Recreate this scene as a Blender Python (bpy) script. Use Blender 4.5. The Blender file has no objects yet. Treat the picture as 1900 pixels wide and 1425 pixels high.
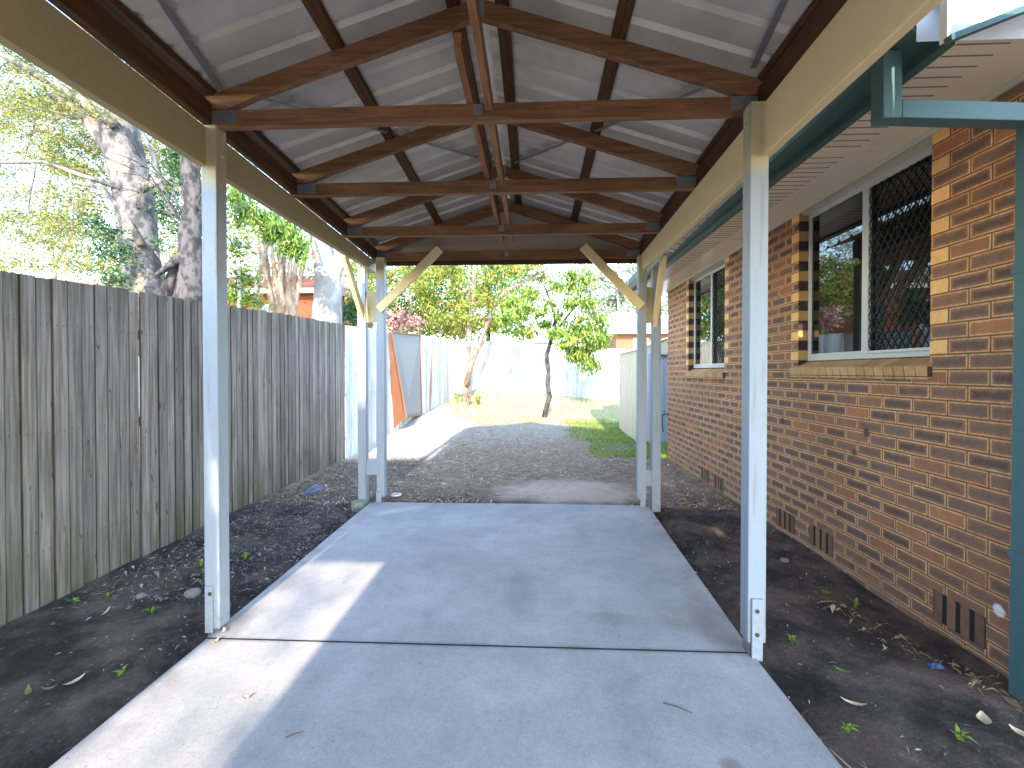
import bpy, bmesh, math, random
from mathutils import Vector, Matrix, noise
R = math.radians
random.seed(7)
scene = bpy.context.scene
COL = scene.collection

# ------------------------------------------------------------------ camera
F_PX = 865.0
CAM = Vector((0, 0, 1.45))
yaw, pit = math.atan(40 / F_PX), R(0.7)
fw = Vector((-math.sin(yaw) * math.cos(pit), math.cos(yaw) * math.cos(pit), -math.sin(pit)))
rt = Vector((math.cos(yaw), math.sin(yaw), 0))
up = rt.cross(fw)
cd = bpy.data.cameras.new('camera')
cam = bpy.data.objects.new('camera', cd)
COL.objects.link(cam)
cam.matrix_world = Matrix.Translation(CAM) @ Matrix((rt, up, -fw)).transposed().to_4x4()
cd.sensor_width = 36.0
cd.lens = F_PX / 1900 * 36
cd.shift_y = -0.00628
cd.clip_start = 0.05
cd.clip_end = 3000
scene.camera = cam
SHY = -11.93

def P(x, y, Y):
    """world point on the vertical plane Y seen at photo pixel (x, y)"""
    d = fw + rt * ((x - 950) / F_PX) - up * ((y - SHY - 712.5) / F_PX)
    return CAM + d * (Y / d.y)

# ------------------------------------------------------------------ object helpers
def tag(o, label=None, cat=None, group=None, kind=None):
    if label: o['label'] = label
    if cat: o['category'] = cat
    if group: o['group'] = group
    if kind: o['kind'] = kind
    return o

def empty(name, loc, label, cat, group=None):
    o = bpy.data.objects.new(name, None)
    COL.objects.link(o)
    o.location = loc
    o.empty_display_size = 0.2
    return tag(o, label, cat, group)

class MB:
    """collects shapes, then links them as one mesh object"""
    def __init__(self):
        self.v, self.f, self.m = [], [], []
    def add(self, vs, fs, mi=0):
        b = len(self.v)
        self.v += [Vector(p) for p in vs]
        self.f += [tuple(b + i for i in f) for f in fs]
        self.m += [mi] * len(fs)
        return self
    def box(self, x0, x1, y0, y1, z0, z1, mi=0):
        vs = [(x, y, z) for x in (x0, x1) for y in (y0, y1) for z in (z0, z1)]
        return self.add(vs, [(0, 1, 3, 2), (4, 6, 7, 5), (0, 4, 5, 1), (2, 3, 7, 6), (0, 2, 6, 4), (1, 5, 7, 3)], mi)
    def bar(self, a, b, w, h, upv=(0, 0, 1), mi=0):
        """rectangular timber from a to b: w across, h along upv"""
        a, b = Vector(a), Vector(b)
        d = (b - a).normalized()
        s = d.cross(Vector(upv)).normalized()
        u = s.cross(d).normalized()
        vs = []
        for p in (a, b):
            for i, j in ((-1, -1), (1, -1), (1, 1), (-1, 1)):
                vs.append(p + s * (i * w / 2) + u * (j * h / 2))
        return self.add(vs, [(3, 2, 1, 0), (4, 5, 6, 7), (0, 1, 5, 4), (1, 2, 6, 5), (2, 3, 7, 6), (3, 0, 4, 7)], mi)
    def tube(self, pts, rad, n=8, mi=0, wob=0.0):
        pts = [Vector(p) for p in pts]
        rings = []
        vs, fs = [], []
        for i, p in enumerate(pts):
            d = (pts[min(i + 1, len(pts) - 1)] - pts[max(i - 1, 0)]).normalized()
            s = d.cross(Vector((0.13, 1, 0.07))).normalized()
            u = s.cross(d)
            r = rad[i] if isinstance(rad, (list, tuple)) else rad
            for k in range(n):
                a = 2 * math.pi * k / n
                rr = r * (1 + wob * noise.noise(Vector((p.x * 3 + math.cos(a), p.y + math.sin(a), p.z * 1.7))))
                vs.append(p + s * math.cos(a) * rr + u * math.sin(a) * rr)
        for i in range(len(pts) - 1):
            for k in range(n):
                fs.append((i * n + k, i * n + (k + 1) % n, (i + 1) * n + (k + 1) % n, (i + 1) * n + k))
        fs.append(tuple(range(n - 1, -1, -1)))
        fs.append(tuple(range((len(pts) - 1) * n, len(pts) * n)))
        return self.add(vs, fs, mi)
    def build(self, name, mats, parent=None, smooth=False, bevel=0.0):
        me = bpy.data.meshes.new(name)
        org = parent_loc(parent)
        me.from_pydata([v - org for v in self.v], [], self.f)
        if not isinstance(mats, (list, tuple)): mats = [mats]
        for m in mats: me.materials.append(m)
        me.polygons.foreach_set('material_index', self.m)
        if smooth: me.polygons.foreach_set('use_smooth', [True] * len(self.f))
        me.update()
        o = bpy.data.objects.new(name, me)
        COL.objects.link(o)
        if parent: o.parent = parent
        if bevel > 0:
            md = o.modifiers.new('bevel', 'BEVEL')
            md.width = bevel; md.segments = 2; md.limit_method = 'ANGLE'; md.angle_limit = R(50)
        return o

def parent_loc(p):
    v = Vector((0, 0, 0))
    while p is not None:
        v += p.location
        p = p.parent
    return v

# ------------------------------------------------------------------ material DSL
class S:
    def __init__(s, nt, k): s.nt, s.k = nt, k
    def op(s, o, b=None, c=None):
        n = s.nt.nodes.new('ShaderNodeMath'); n.operation = o
        for i, v in enumerate((s, b, c)):
            if v is None: continue
            if isinstance(v, S): s.nt.links.new(v.k, n.inputs[i])
            else: n.inputs[i].default_value = v
        return S(s.nt, n.outputs[0])
    def __add__(s, b): return s.op('ADD', b)
    __radd__ = __add__
    def __sub__(s, b): return s.op('SUBTRACT', b)
    def __mul__(s, b): return s.op('MULTIPLY', b)
    __rmul__ = __mul__
    def __truediv__(s, b): return s.op('DIVIDE', b)
    def __lt__(s, b): return s.op('LESS_THAN', b)
    def __gt__(s, b): return s.op('GREATER_THAN', b)
    def floor(s): return s.op('FLOOR')
    def fract(s): return s.op('FRACT')
    def min(s, b): return s.op('MINIMUM', b)
    def max(s, b): return s.op('MAXIMUM', b)
    def ramp(s, a, b):
        n = s.nt.nodes.new('ShaderNodeMapRange'); n.interpolation_type = 'SMOOTHSTEP'
        s.nt.links.new(s.k, n.inputs[0]); n.inputs[1].default_value = a; n.inputs[2].default_value = b
        return S(s.nt, n.outputs[0])

class Mat:
    def __init__(s, name, rough=0.8, spec=0.3, metal=0.0):
        m = bpy.data.materials.new(name); m.use_nodes = True
        s.m, s.nt = m, m.node_tree
        s.b = s.nt.nodes['Principled BSDF']
        s.b.inputs['Roughness'].default_value = rough
        s.b.inputs['Specular IOR Level'].default_value = spec
        s.b.inputs['Metallic'].default_value = metal
        s.tc = s.nt.nodes.new('ShaderNodeTexCoord')
        s.geo = s.nt.nodes.new('ShaderNodeNewGeometry')
        s.co = s.geo.outputs['Position']
        x = s.nt.nodes.new('ShaderNodeSeparateXYZ'); s.nt.links.new(s.co, x.inputs[0])
        s.x, s.y, s.z = (S(s.nt, x.outputs[i]) for i in range(3))
    def vec(s, x, y, z=0.0):
        n = s.nt.nodes.new('ShaderNodeCombineXYZ')
        for i, v in enumerate((x, y, z)):
            if isinstance(v, S): s.nt.links.new(v.k, n.inputs[i])
            else: n.inputs[i].default_value = v
        return n.outputs[0]
    def noise(s, scale, sc=(1, 1, 1), detail=4, rough=0.55, off=0.0, vec=None):
        mp = s.nt.nodes.new('ShaderNodeMapping')
        s.nt.links.new(vec or s.co, mp.inputs[0]); mp.inputs['Scale'].default_value = sc
        mp.inputs['Location'].default_value = (off, off * 1.7, off * .6)
        n = s.nt.nodes.new('ShaderNodeTexNoise'); s.nt.links.new(mp.outputs[0], n.inputs['Vector'])
        n.inputs['Scale'].default_value = scale; n.inputs['Detail'].default_value = detail
        n.inputs['Roughness'].default_value = rough
        return S(s.nt, n.outputs[0])
    def voro(s, scale, sc=(1, 1, 1), out='Distance'):
        mp = s.nt.nodes.new('ShaderNodeMapping'); s.nt.links.new(s.co, mp.inputs[0]); mp.inputs['Scale'].default_value = sc
        n = s.nt.nodes.new('ShaderNodeTexVoronoi'); s.nt.links.new(mp.outputs[0], n.inputs['Vector'])
        n.inputs['Scale'].default_value = scale
        return S(s.nt, n.outputs[out])
    def white(s, x, y, z=0.0):
        n = s.nt.nodes.new('ShaderNodeTexWhiteNoise'); n.noise_dimensions = '3D'
        s.nt.links.new(s.vec(x, y, z), n.inputs[0])
        return S(s.nt, n.outputs[0])
    def island(s): return S(s.nt, s.geo.outputs['Random Per Island'])
    def mix(s, f, a, b):
        n = s.nt.nodes.new('ShaderNodeMix'); n.data_type = 'RGBA'
        if isinstance(f, S): s.nt.links.new(f.k, n.inputs[0])
        else: n.inputs[0].default_value = f
        for i, v in ((6, a), (7, b)):
            if isinstance(v, (tuple, list)): n.inputs[i].default_value = (*v, 1)
            else: s.nt.links.new(v, n.inputs[i])
        return n.outputs[2]
    def scale(s, col, f):
        n = s.nt.nodes.new('ShaderNodeVectorMath'); n.operation = 'SCALE'
        if isinstance(col, (tuple, list)): n.inputs[0].default_value = col
        else: s.nt.links.new(col, n.inputs[0])
        s.nt.links.new(f.k, n.inputs['Scale'])
        return n.outputs[0]
    def cramp(s, f, stops):
        n = s.nt.nodes.new('ShaderNodeValToRGB'); s.nt.links.new(f.k, n.inputs[0])
        e = n.color_ramp.elements
        while len(e) < len(stops): e.new(0.5)
        for el, (p, c) in zip(e, stops): el.position = p; el.color = (*c, 1)
        return n.outputs[0]
    def col(s, c):
        if isinstance(c, (tuple, list)): s.b.inputs['Base Color'].default_value = (*c, 1)
        else: s.nt.links.new(c, s.b.inputs['Base Color'])
        return s
    def bump(s, h, strength=0.4, dist=0.01):
        n = s.nt.nodes.new('ShaderNodeBump'); s.nt.links.new(h.k, n.inputs['Height'])
        n.inputs['Strength'].default_value = strength; n.inputs['Distance'].default_value = dist
        s.nt.links.new(n.outputs[0], s.b.inputs['Normal'])
        return s
    def rough(s, f):
        s.nt.links.new(f.k, s.b.inputs['Roughness']); return s

def paint(name, c, rough=0.5, var=0.12, dirt=0.25, dirtc=(0.25, 0.22, 0.15)):
    m = Mat(name, rough, 0.4)
    n = m.noise(3, detail=6); n2 = m.noise(38, detail=3)
    a = m.scale(c, n * (2 * var) + (1 - var))
    d = (n.ramp(0.55, 0.8) * n2.ramp(0.4, 0.7)) * dirt
    m.col(m.mix(d, a, dirtc)).bump(m.noise(60, detail=3), 0.12, 0.003)
    return m.m

M = {}
m = Mat('weathered_white_post_paint', 0.5, 0.35)
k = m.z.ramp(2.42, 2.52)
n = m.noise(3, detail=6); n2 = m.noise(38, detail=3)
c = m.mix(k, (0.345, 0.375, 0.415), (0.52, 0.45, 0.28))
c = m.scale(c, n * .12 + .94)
c = m.mix(n.ramp(.5, .75) * n2.ramp(.4, .7) * .45, c, (0.30, 0.26, 0.19))
c = m.mix(m.noise(30, (1, 1, .06), 4, off=3).ramp(.56, .68) * .4, c, (0.24, 0.22, 0.17))
c = m.mix(m.voro(16).ramp(.06, .03) * .7, c, (0.14, 0.11, 0.08))
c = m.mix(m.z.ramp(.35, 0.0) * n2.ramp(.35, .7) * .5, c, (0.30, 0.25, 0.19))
m.col(c).bump(m.noise(60, (1, 1, .15), 3), .15, .003)
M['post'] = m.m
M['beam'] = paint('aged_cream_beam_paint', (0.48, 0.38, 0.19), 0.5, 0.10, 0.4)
M['cream'] = paint('cream_trim_paint', (0.66, 0.60, 0.44), 0.45, 0.06, 0.2)
M['white'] = paint('white_trim_paint', (0.78, 0.78, 0.75), 0.45, 0.04, 0.12)
M['soffit'] = paint('soffit_paint', (0.95, 0.78, 0.57), 0.28, 0.05, 0.12)
M['green'] = paint('teal_green_gutter_paint', (0.055, 0.12, 0.105), 0.4, 0.1, 0.2, (0.08, 0.08, 0.06))
M['pipe'] = paint('teal_green_pipe_paint', (0.085, 0.165, 0.165), 0.4, 0.08, 0.15, (0.1, 0.1, 0.08))
M['galv'] = Mat('galvanised_plate', 0.4, 0.5, 0.6).col((0.30, 0.31, 0.32)).m
M['black'] = Mat('black_mesh', 0.5).col((0.02, 0.02, 0.022)).m
M['alu'] = paint('aluminium_frame', (0.70, 0.68, 0.62), 0.35, 0.04, 0.12)
M['bolt'] = Mat('rusty_bolt', 0.6).col((0.10, 0.05, 0.03)).m
M['slot'] = Mat('dark_slot', 0.9).col((0.03, 0.028, 0.025)).m
M['vslot'] = Mat('soffit_slot', 0.9).col((0.27, 0.22, 0.17)).m

def timber(name, base, dark, ax, lo=0.75, hi=1.25):
    m = Mat(name, 0.65, 0.25)
    sc = {'x': (0.6, 9, 9), 'y': (9, 0.6, 9)}[ax]
    g = m.noise(5, sc, 6, 0.65); g2 = m.noise(28, sc, 4)
    kn = m.voro(1.5, (1, 1, 1)).ramp(0.0, 0.09)
    c = m.mix(g.ramp(0.32, 0.68), dark, base)
    c = m.scale(c, (g2 * (hi - lo) + lo) * (m.noise(1.2, detail=3) * 0.7 + 0.65))
    c = m.mix(kn, (dark[0] * .35, dark[1] * .35, dark[2] * .35), c)
    m.col(c).bump(g2, 0.25, 0.004)
    return m.m
M['truss'] = timber('treated_pine_brown', (0.30, 0.145, 0.068), (0.16, 0.076, 0.036), 'x')
M['tie'] = timber('pine_tie', (0.42, 0.19, 0.085), (0.24, 0.10, 0.045), 'y')
M['batten'] = timber('batten_pine', (0.13, 0.058, 0.018), (0.06, 0.027, 0.010), 'y')

m = Mat('zincalume_sheet', 0.34, 0.4, 0.3)
n1 = m.noise(1.3, (1, 1, 1), 4); n2 = m.noise(14, (0.5, 1, 0.5), 3)
m.col(m.scale(m.mix(n1.ramp(0.4, 0.65), (0.50, 0.455, 0.41), (0.66, 0.59, 0.52)), n2 * 0.2 + 0.9))
m.rough(n1 * 0.3 + 0.30)
M['roof'] = m.m

# concrete
m = Mat('broomed_concrete', 0.85, 0.25)
a = m.noise(0.9, detail=6); b = m.noise(6, detail=8, rough=0.7); c = m.noise(180, detail=2)
base = m.mix(a.ramp(0.35, 0.65), (0.41, 0.375, 0.35), (0.525, 0.475, 0.45))
base = m.scale(base, (b * 0.55 + 0.72) * (c * 0.7 + 0.65) * (m.noise(38, detail=6, rough=.75) * .5 + .75))
base = m.mix(m.noise(2.2, (1, .5, 1), 7, .7, off=9).ramp(.54, .72) * .35, base, (0.22, 0.205, 0.19))
pit_ = m.voro(14).ramp(0.03, 0.06)
pit_ = (pit_ + (m.noise(3, detail=2, off=3) < 0.58)).min(1.0)
base = m.mix(pit_, (0.16, 0.14, 0.12), base)
def blob(m, cx, cy, rx, ry, ns=7, amp=.9):
    dx, dy = (m.x - cx) / rx, (m.y - cy) / ry
    return (dx * dx + dy * dy + (m.noise(ns, detail=4, off=cx) - 0.5) * amp).ramp(1.0, 0.0)
for cx, cy, rx, ry, k in ((-.08, 3.1, .14, .5, .20), (0.73, 1.73, .055, .06, .6), (.45, 2.75, .2, .1, .22), (-.6, 4.2, .5, .2, .15), (.2, 1.9, .5, .2, .12), (1.05, 2.75, .15, .5, .4), (-1.7, 2.5, .1, .2, .3)):
    base = m.mix(blob(m, cx, cy, rx, ry) * k, base, (0.17, 0.145, 0.12))
sp_ = (m.voro(34).ramp(0.16, 0.10)) * (m.noise(5, detail=2, off=13).ramp(.5, .62))
base = m.mix(sp_ * .55, base, (0.17, 0.15, 0.14))
sp2 = (m.voro(9).ramp(0.075, 0.045)) * (m.noise(2.0, detail=2, off=17).ramp(.48, .6))
base = m.mix(sp2 * .55, base, (0.13, 0.11, 0.10))
jd = (m.y - 2.442 + (m.noise(20, detail=3) - .5) * .02).op('ABSOLUTE').ramp(0.035, 0.0) * m.noise(3, detail=4, off=21).ramp(.35, .65)
base = m.mix(jd * .55, base, (0.16, 0.13, 0.11))
ty = ((m.x - .42 + (m.noise(1.5, detail=2) - .5) * .1).op('ABSOLUTE').ramp(.13, .03) + (m.x + 1.0 + (m.noise(1.5, detail=2) - .5) * .1).op('ABSOLUTE').ramp(.13, .03)) * m.noise(4, (1, .4, 1), 5).ramp(.35, .7)
base = m.mix(ty * .16, base, (0.18, 0.16, 0.15))
# brown dusting along the slab edges
ed = (m.x + 0.28).op('ABSOLUTE').ramp(1.30, 1.47) * m.noise(4, detail=5, off=5).ramp(0.40, 0.75) * 0.6
base = m.mix(ed, base, (0.22, 0.165, 0.12))
base = m.mix(m.y.ramp(4.75, 5.12) * b.ramp(0.4, 0.7) * 0.6, base, (0.25, 0.19, 0.15))
m.col(base).bump(c * 0.6 + b, 0.25, 0.004)
M['concrete'] = m.m

# ground: dark soil near, dry grass and sand further, sunlit ground painted paler, green grass patch on the right
m = Mat('yard_soil', 0.95, 0.15)
a = m.noise(1.3, detail=6); b = m.noise(9, detail=8, rough=0.7); c = m.noise(60, detail=4, rough=0.7)
soil = m.mix(m.noise(2.4, detail=7, rough=.65).ramp(0.38, 0.66), (0.050, 0.037, 0.031), (0.165, 0.118, 0.09))
soil = m.scale(soil, (b * 0.9 + 0.55) * (c * 0.7 + 0.65))
clod = m.voro(26).ramp(0.12, 0.3)
soil = m.mix(clod, m.scale(soil, b * 0 + 1.35), soil)
dry = m.mix(b.ramp(0.35, 0.65), (0.29, 0.185, 0.12), (0.50, 0.35, 0.23))
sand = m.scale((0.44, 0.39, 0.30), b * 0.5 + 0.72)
g = m.scale((0.13, 0.19, 0.055), (c * 1.1 + 0.45))
far = m.y.ramp(4.9, 6.2)
base = m.mix(far, soil, m.scale(dry, a * 0.4 + 0.6))
bare = blob(m, .45, 5.8, 1.2, .75, 3, .9)
base = m.mix(bare * 0.85, base, m.scale((0.68, 0.47, 0.35), b * .4 + .8))
gp = ((m.x - 1.4 - m.noise(2, detail=3) * 0.8).ramp(-1.1, 0.2) * m.y.ramp(7.4, 8.6)) * m.noise(1.4, detail=4, off=2).ramp(0.28, 0.5)
base = m.mix(gp, base, g)
lit = (m.y + a * 1.2).ramp(8.6, 12.6) * (m.x - 1.5).ramp(0.8, -1.2)  # sandy tone, with the far yard's sunlight painted in
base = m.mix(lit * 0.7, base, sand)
lit2 = (m.x + m.noise(2, detail=3) * .5).ramp(-1.2, -1.9) * (m.y + b * .5).ramp(7.7, 8.3)  # sunlit ground by the left fence, brightness put into the colour
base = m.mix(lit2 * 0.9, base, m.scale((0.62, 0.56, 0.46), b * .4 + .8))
backg = m.y.ramp(12.4, 14.5)
base = m.mix(backg, base, m.mix(c.ramp(0.4, 0.6), (0.36, 0.34, 0.18), (0.48, 0.43, 0.27)))
m.col(base).bump(b * 0.6 + c * 0.5, 0.9, 0.03)
M['ground'] = m.m

# ---- brick wall: dark centred bricks with pale edges
def brick(name, tint=(1, 1, 1), uax='y', zoff=0.0, open_edges=()):
    m = Mat(name, 0.85, 0.2)
    u = (m.x if uax == 'x' else m.y - 0.06) + (m.noise(2.2, detail=2) - .5) * .004
    v = m.z - zoff + 8.6
    row = (v / 0.086).floor()
    par = (row * 0.5).fract() * 2.0        # 0 / 1
    uu = u / 0.24 + par * 0.5 + 40.0
    colm = uu.floor()
    fu = uu.fract() * 0.24; fv = (v / 0.086).fract() * 0.086
    d = fu.min((fu * -1.0) + 0.24).min(fv.min((fv * -1.0) + 0.086))
    rnd = m.white(colm, row); rnd2 = m.white(row, colm, 3.1)
    wob = (m.noise(38, detail=5, rough=.7) - 0.5) * 0.016
    dw = d + wob
    frame = m.mix(rnd2, (0.43, 0.275, 0.155), (0.41, 0.22, 0.105))
    face = m.cramp(rnd, [(0.0, (0.165, 0.095, 0.066)), (0.4, (0.19, 0.098, 0.058)), (0.85, (0.21, 0.105, 0.06)), (0.97, (0.225, 0.105, 0.055)), (1.0, (0.27, 0.12, 0.058))])
    core = m.mix(rnd2.ramp(0.1, 0.8) * .6 + m.noise(14, (1, .5, 1), 4) * .4, (0.070, 0.052, 0.046), (0.150, 0.095, 0.07))
    # streaky dark core
    cf = (dw + (m.noise(60, (1, 0.35, 2), 5, .75) - 0.5) * 0.05).ramp(0.015, 0.034) * rnd.ramp(0.95, 0.7)
    c = m.mix((dw.ramp(0.0085, 0.0155)), frame, m.mix(cf, face, core))
    half = None
    for e, s in open_edges:     # pale header bricks at the window edges, every second course
        t = (m.y - e) * s
        inn = (t > 0.0) * (t < 0.116) * (m.z > 1.45) * (par < 0.5)
        c = m.mix(inn, c, m.scale((0.55, 0.33, 0.14), m.noise(8) * .3 + .85))
        line = ((t - 0.118).op('ABSOLUTE') < 0.003) * (m.z > 1.45) * (par < 0.5)
        c = m.mix(line, c, (0.20, 0.11, 0.06))
    mort = (d + (m.noise(50, detail=3) - .5) * .003).ramp(0.0055, 0.0028)
    c = m.mix(mort, c, m.scale((0.15, 0.085, 0.045), m.noise(30) * .8 + .5))
    c = m.scale(c, (m.noise(1.1, detail=4) * 0.6 + 0.72) * (m.noise(90, detail=3) * 0.7 + 0.65) * (m.noise(18, detail=5, rough=.7) * .7 + .66))
    # soil splash near the ground
    c = m.mix(m.z.ramp(0.45, -0.1) * m.noise(5, detail=4, off=8).ramp(0.3, 0.7) * 0.45, c, (0.16, 0.115, 0.085))
    # a few dark bolt holes and a pale chip
    for hy, hz, r, k, cc in ((3.33, 1.03, .035, .8, (.05, .03, .03)), (3.45, .87, .03, .75, (.05, .03, .03)), (4.416, 1.0, .035, .75, (.05, .03, .03)), (2.40, .27, .035, .9, (.6, .58, .55))):
        dy, dz = (m.y - hy) / r, (m.z - hz) / r
        c = m.mix((dy * dy + dz * dz + (m.noise(30) - .5) * 1.2).ramp(1.1, 0.3) * k, c, cc)
    c = m.scale(c, m.x * 0 + 1.0)
    if tint != (1, 1, 1):
        n = m.nt.nodes.new('ShaderNodeVectorMath'); n.operation = 'MULTIPLY'
        m.nt.links.new(c, n.inputs[0]); n.inputs[1].default_value = tint; c = n.outputs[0]
    m.col(c).bump(d.ramp(0.002, 0.008) * 1.0 + m.noise(70, detail=3) * 0.25, 0.7, 0.006)
    return m.m
M['brick'] = brick('two_tone_face_brick', (1.95, 1.76, 1.60), 'y', 0.0, ((2.82, -1), (4.17, 1), (5.74, -1), (7.05, 1)))
M['brickx'] = brick('two_tone_face_brick_end', (1.15, 1.1, 1.0), 'x')
m = Mat('brick_reveal', 0.85)
row = ((m.z + 8.6) / 0.086); par = (row.floor() * 0.5).fract() * 2.0; fr = row.fract()
c = m.mix(par < 0.5, m.mix(m.noise(20).ramp(.3, .6), (0.10, 0.05, 0.035), (0.035, 0.025, 0.03)), (0.47, 0.28, 0.10))
c = m.mix((fr < 0.06), c, (0.2, 0.12, 0.06)); m.col(c)
M['reveal'] = m.m
m = Mat('sill_brick', 0.85)
c = m.mix(m.island(), (0.72, 0.43, 0.20), (0.56, 0.29, 0.12)); m.col(m.scale(c, m.noise(25, detail=4) * 0.6 + 0.7)).bump(m.noise(60), .3, .004)
M['sill'] = m.m
m = Mat('vent_brick', 0.85)
c = m.cramp(m.island(), [(0, (0.14, 0.09, 0.07)), (.5, (0.26, 0.13, 0.07)), (1, (0.34, 0.17, 0.09))]); m.col(m.scale(c, m.noise(25, detail=4) * 0.8 + 0.6)).bump(m.noise(60), .3, .004)
M['vent'] = m.m

# fence timber
def fence_mat(name, c1, c2, moss, edge=.72):
    m = Mat(name, 0.9, 0.15)
    i = m.island()
    x = m.nt.nodes.new('ShaderNodeSeparateXYZ'); m.nt.links.new(m.tc.outputs['UV'], x.inputs[0])
    u = S(m.nt, x.outputs[0])
    wy = u * 0.1 + i * 37.0
    g = m.noise(5, vec=m.vec(i * 9.0, wy * 9.0, m.z * 0.35), detail=5, rough=0.6)
    g2 = m.noise(16, vec=m.vec(i * 5.0, wy * 14.0, m.z * 0.30), detail=4)
    big = m.noise(1.6, vec=m.vec(i * 3.0, wy * 2.0, m.z), detail=4)
    kn = m.noise(3.0, vec=m.vec(i * 7.0, wy * 7.0, m.z * 2.2), detail=2).ramp(0.68, 0.73)
    c = m.mix(g.ramp(0.3, 0.7), c1, c2)
    c = m.scale(c, (g2 * 0.7 + 0.65) * (i * 0.55 + 0.72) * (big * .7 + .65))
    c = m.mix(kn * 0.75, c, (c1[0] * .35, c1[1] * .30, c1[2] * .26))
    ends = (m.z.ramp(1.7, 2.2) + m.z.ramp(0.6, 0.0)) * m.noise(1.8, vec=m.vec(i * 4.0, wy * 3.0, m.z * .7), detail=4).ramp(0.35, 0.65)
    c = m.mix(ends * moss, c, (0.115, 0.095, 0.045))
    e = u.min((u * -1.0) + 1.0)
    c = m.scale(c, (e + (big - .5) * .04).ramp(0.0, 0.075) * edge + (1 - edge))  # board edges darkened in the colour for the shade in the gaps
    for zn in (.31, 1.06, 1.76):
        for un in (.28, .72):
            du = (u - un + (i - .5) * .08) * .1; dz = m.z - zn + (i - .5) * .03
            r2 = (du * du + dz * dz).op('SQRT')
            c = m.mix(r2.ramp(.0045, .003), c, (0.06, 0.045, 0.035))
            c = m.mix(du.op('ABSOLUTE').ramp(.006, .001) * (dz * -1.0).ramp(-.002, .004) * (dz * -1.0).ramp(.09, .0) * .2 * edge, c, (0.08, 0.055, 0.04))
    m.col(c).bump(g2, 0.5, 0.006)
    return m.m
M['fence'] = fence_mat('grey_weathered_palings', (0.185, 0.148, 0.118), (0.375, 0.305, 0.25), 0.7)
M['fencefar'] = fence_mat('sunlit_palings', (0.62, 0.60, 0.56), (0.74, 0.72, 0.68), 0.0, .2)  # paler copy of the paling timber, sunlight on the far fences put into colour

def leafmat(name, cols, trans=0.35):
    m = Mat(name, 0.55, 0.3)
    c = m.cramp(m.island(), cols)
    c = m.scale(c, m.noise(1.1, detail=3) * 1.5 + 0.95)
    m.col(c)
    tr = m.nt.nodes.new('ShaderNodeBsdfTranslucent'); m.nt.links.new(c, tr.inputs[0])
    mx = m.nt.nodes.new('ShaderNodeMixShader'); mx.inputs[0].default_value = trans
    out = [n for n in m.nt.nodes if n.type == 'OUTPUT_MATERIAL'][0]
    m.nt.links.new(m.b.outputs[0], mx.inputs[1]); m.nt.links.new(tr.outputs[0], mx.inputs[2]); m.nt.links.new(mx.outputs[0], out.inputs[0])
    return m.m
M['leaf_fine'] = leafmat('feathery_yellow_green_leaves', [(0, (0.045, 0.075, 0.02)), (.45, (0.11, 0.14, 0.03)), (.8, (0.25, 0.22, 0.045)), (1, (0.34, 0.20, 0.06))])
M['leaf_green'] = leafmat('glossy_green_leaves', [(0, (0.035, 0.07, 0.02)), (.5, (0.09, 0.16, 0.03)), (.85, (0.20, 0.28, 0.05)), (1, (0.32, 0.30, 0.07))])
M['leaf_dark'] = leafmat('dark_green_leaves', [(0, (0.015, 0.035, 0.015)), (.6, (0.04, 0.085, 0.03)), (1, (0.10, 0.15, 0.05))])
M['leaf_mango'] = leafmat('bright_green_drooping_leaves', [(0, (0.03, 0.065, 0.012)), (.4, (0.085, 0.15, 0.025)), (.8, (0.20, 0.26, 0.045)), (1, (0.32, 0.23, 0.06))])
M['leaf_mix'] = leafmat('green_and_orange_leaves', [(0, (0.035, 0.07, 0.015)), (.45, (0.12, 0.18, 0.03)), (.75, (0.25, 0.28, 0.05)), (.9, (0.30, 0.17, 0.05)), (1, (0.38, 0.18, 0.08))])
M['leaf_pink'] = leafmat('pinkish_dry_leaves', [(0, (0.12, 0.05, 0.04)), (.5, (0.36, 0.20, 0.18)), (1, (0.50, 0.34, 0.30))])
M['leaf_grey'] = leafmat('pale_olive_leaves', [(0, (0.14, 0.17, 0.12)), (.6, (0.26, 0.29, 0.20)), (1, (0.38, 0.38, 0.28))])
M['grass'] = leafmat('grass_blades', [(0, (0.07, 0.13, 0.015)), (.6, (0.16, 0.24, 0.03)), (1, (0.36, 0.30, 0.07))])
M['litter'] = leafmat('dry_leaf_litter', [(0, (0.03, 0.02, 0.016)), (.55, (0.075, 0.055, 0.042)), (.85, (0.15, 0.12, 0.10)), (1, (0.34, 0.30, 0.27))], 0.05)
M['dry'] = leafmat('dry_tan_leaf', [(0, (0.30, 0.20, 0.10)), (1, (0.50, 0.40, 0.24))], 0.15)

def bark(name, c1, c2, sc=6, c3=None):
    m = Mat(name, 0.85, 0.15)
    n = m.noise(sc, (1, 1, 0.6), 5, 0.6)
    c = m.mix(n.ramp(0.42, 0.58), c1, c2)
    if c3: c = m.mix(m.noise(sc * .4, (1, 1, .5), 3, off=6).ramp(0.52, 0.6), c, c3)
    m.col(m.scale(c, m.noise(22, (1, 1, .3), 4) * 0.6 + 0.7)).bump(n, 0.6, 0.03)
    return m.m
M['bark_gum'] = bark('mottled_gum_bark', (0.07, 0.065, 0.065), (0.19, 0.165, 0.15), 5, (0.30, 0.22, 0.17))
M['bark_white'] = bark('smooth_white_bark', (0.26, 0.235, 0.215), (0.38, 0.35, 0.325), 3)
M['bark_dark'] = bark('rough_dark_bark', (0.04, 0.036, 0.036), (0.11, 0.095, 0.09), 9)
M['bark_orange'] = bark('orange_brown_stems', (0.36, 0.22, 0.14), (0.55, 0.40, 0.28), 7)
M['bark_pale'] = bark('pale_grey_bark', (0.36, 0.32, 0.27), (0.52, 0.48, 0.42), 8)

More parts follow.
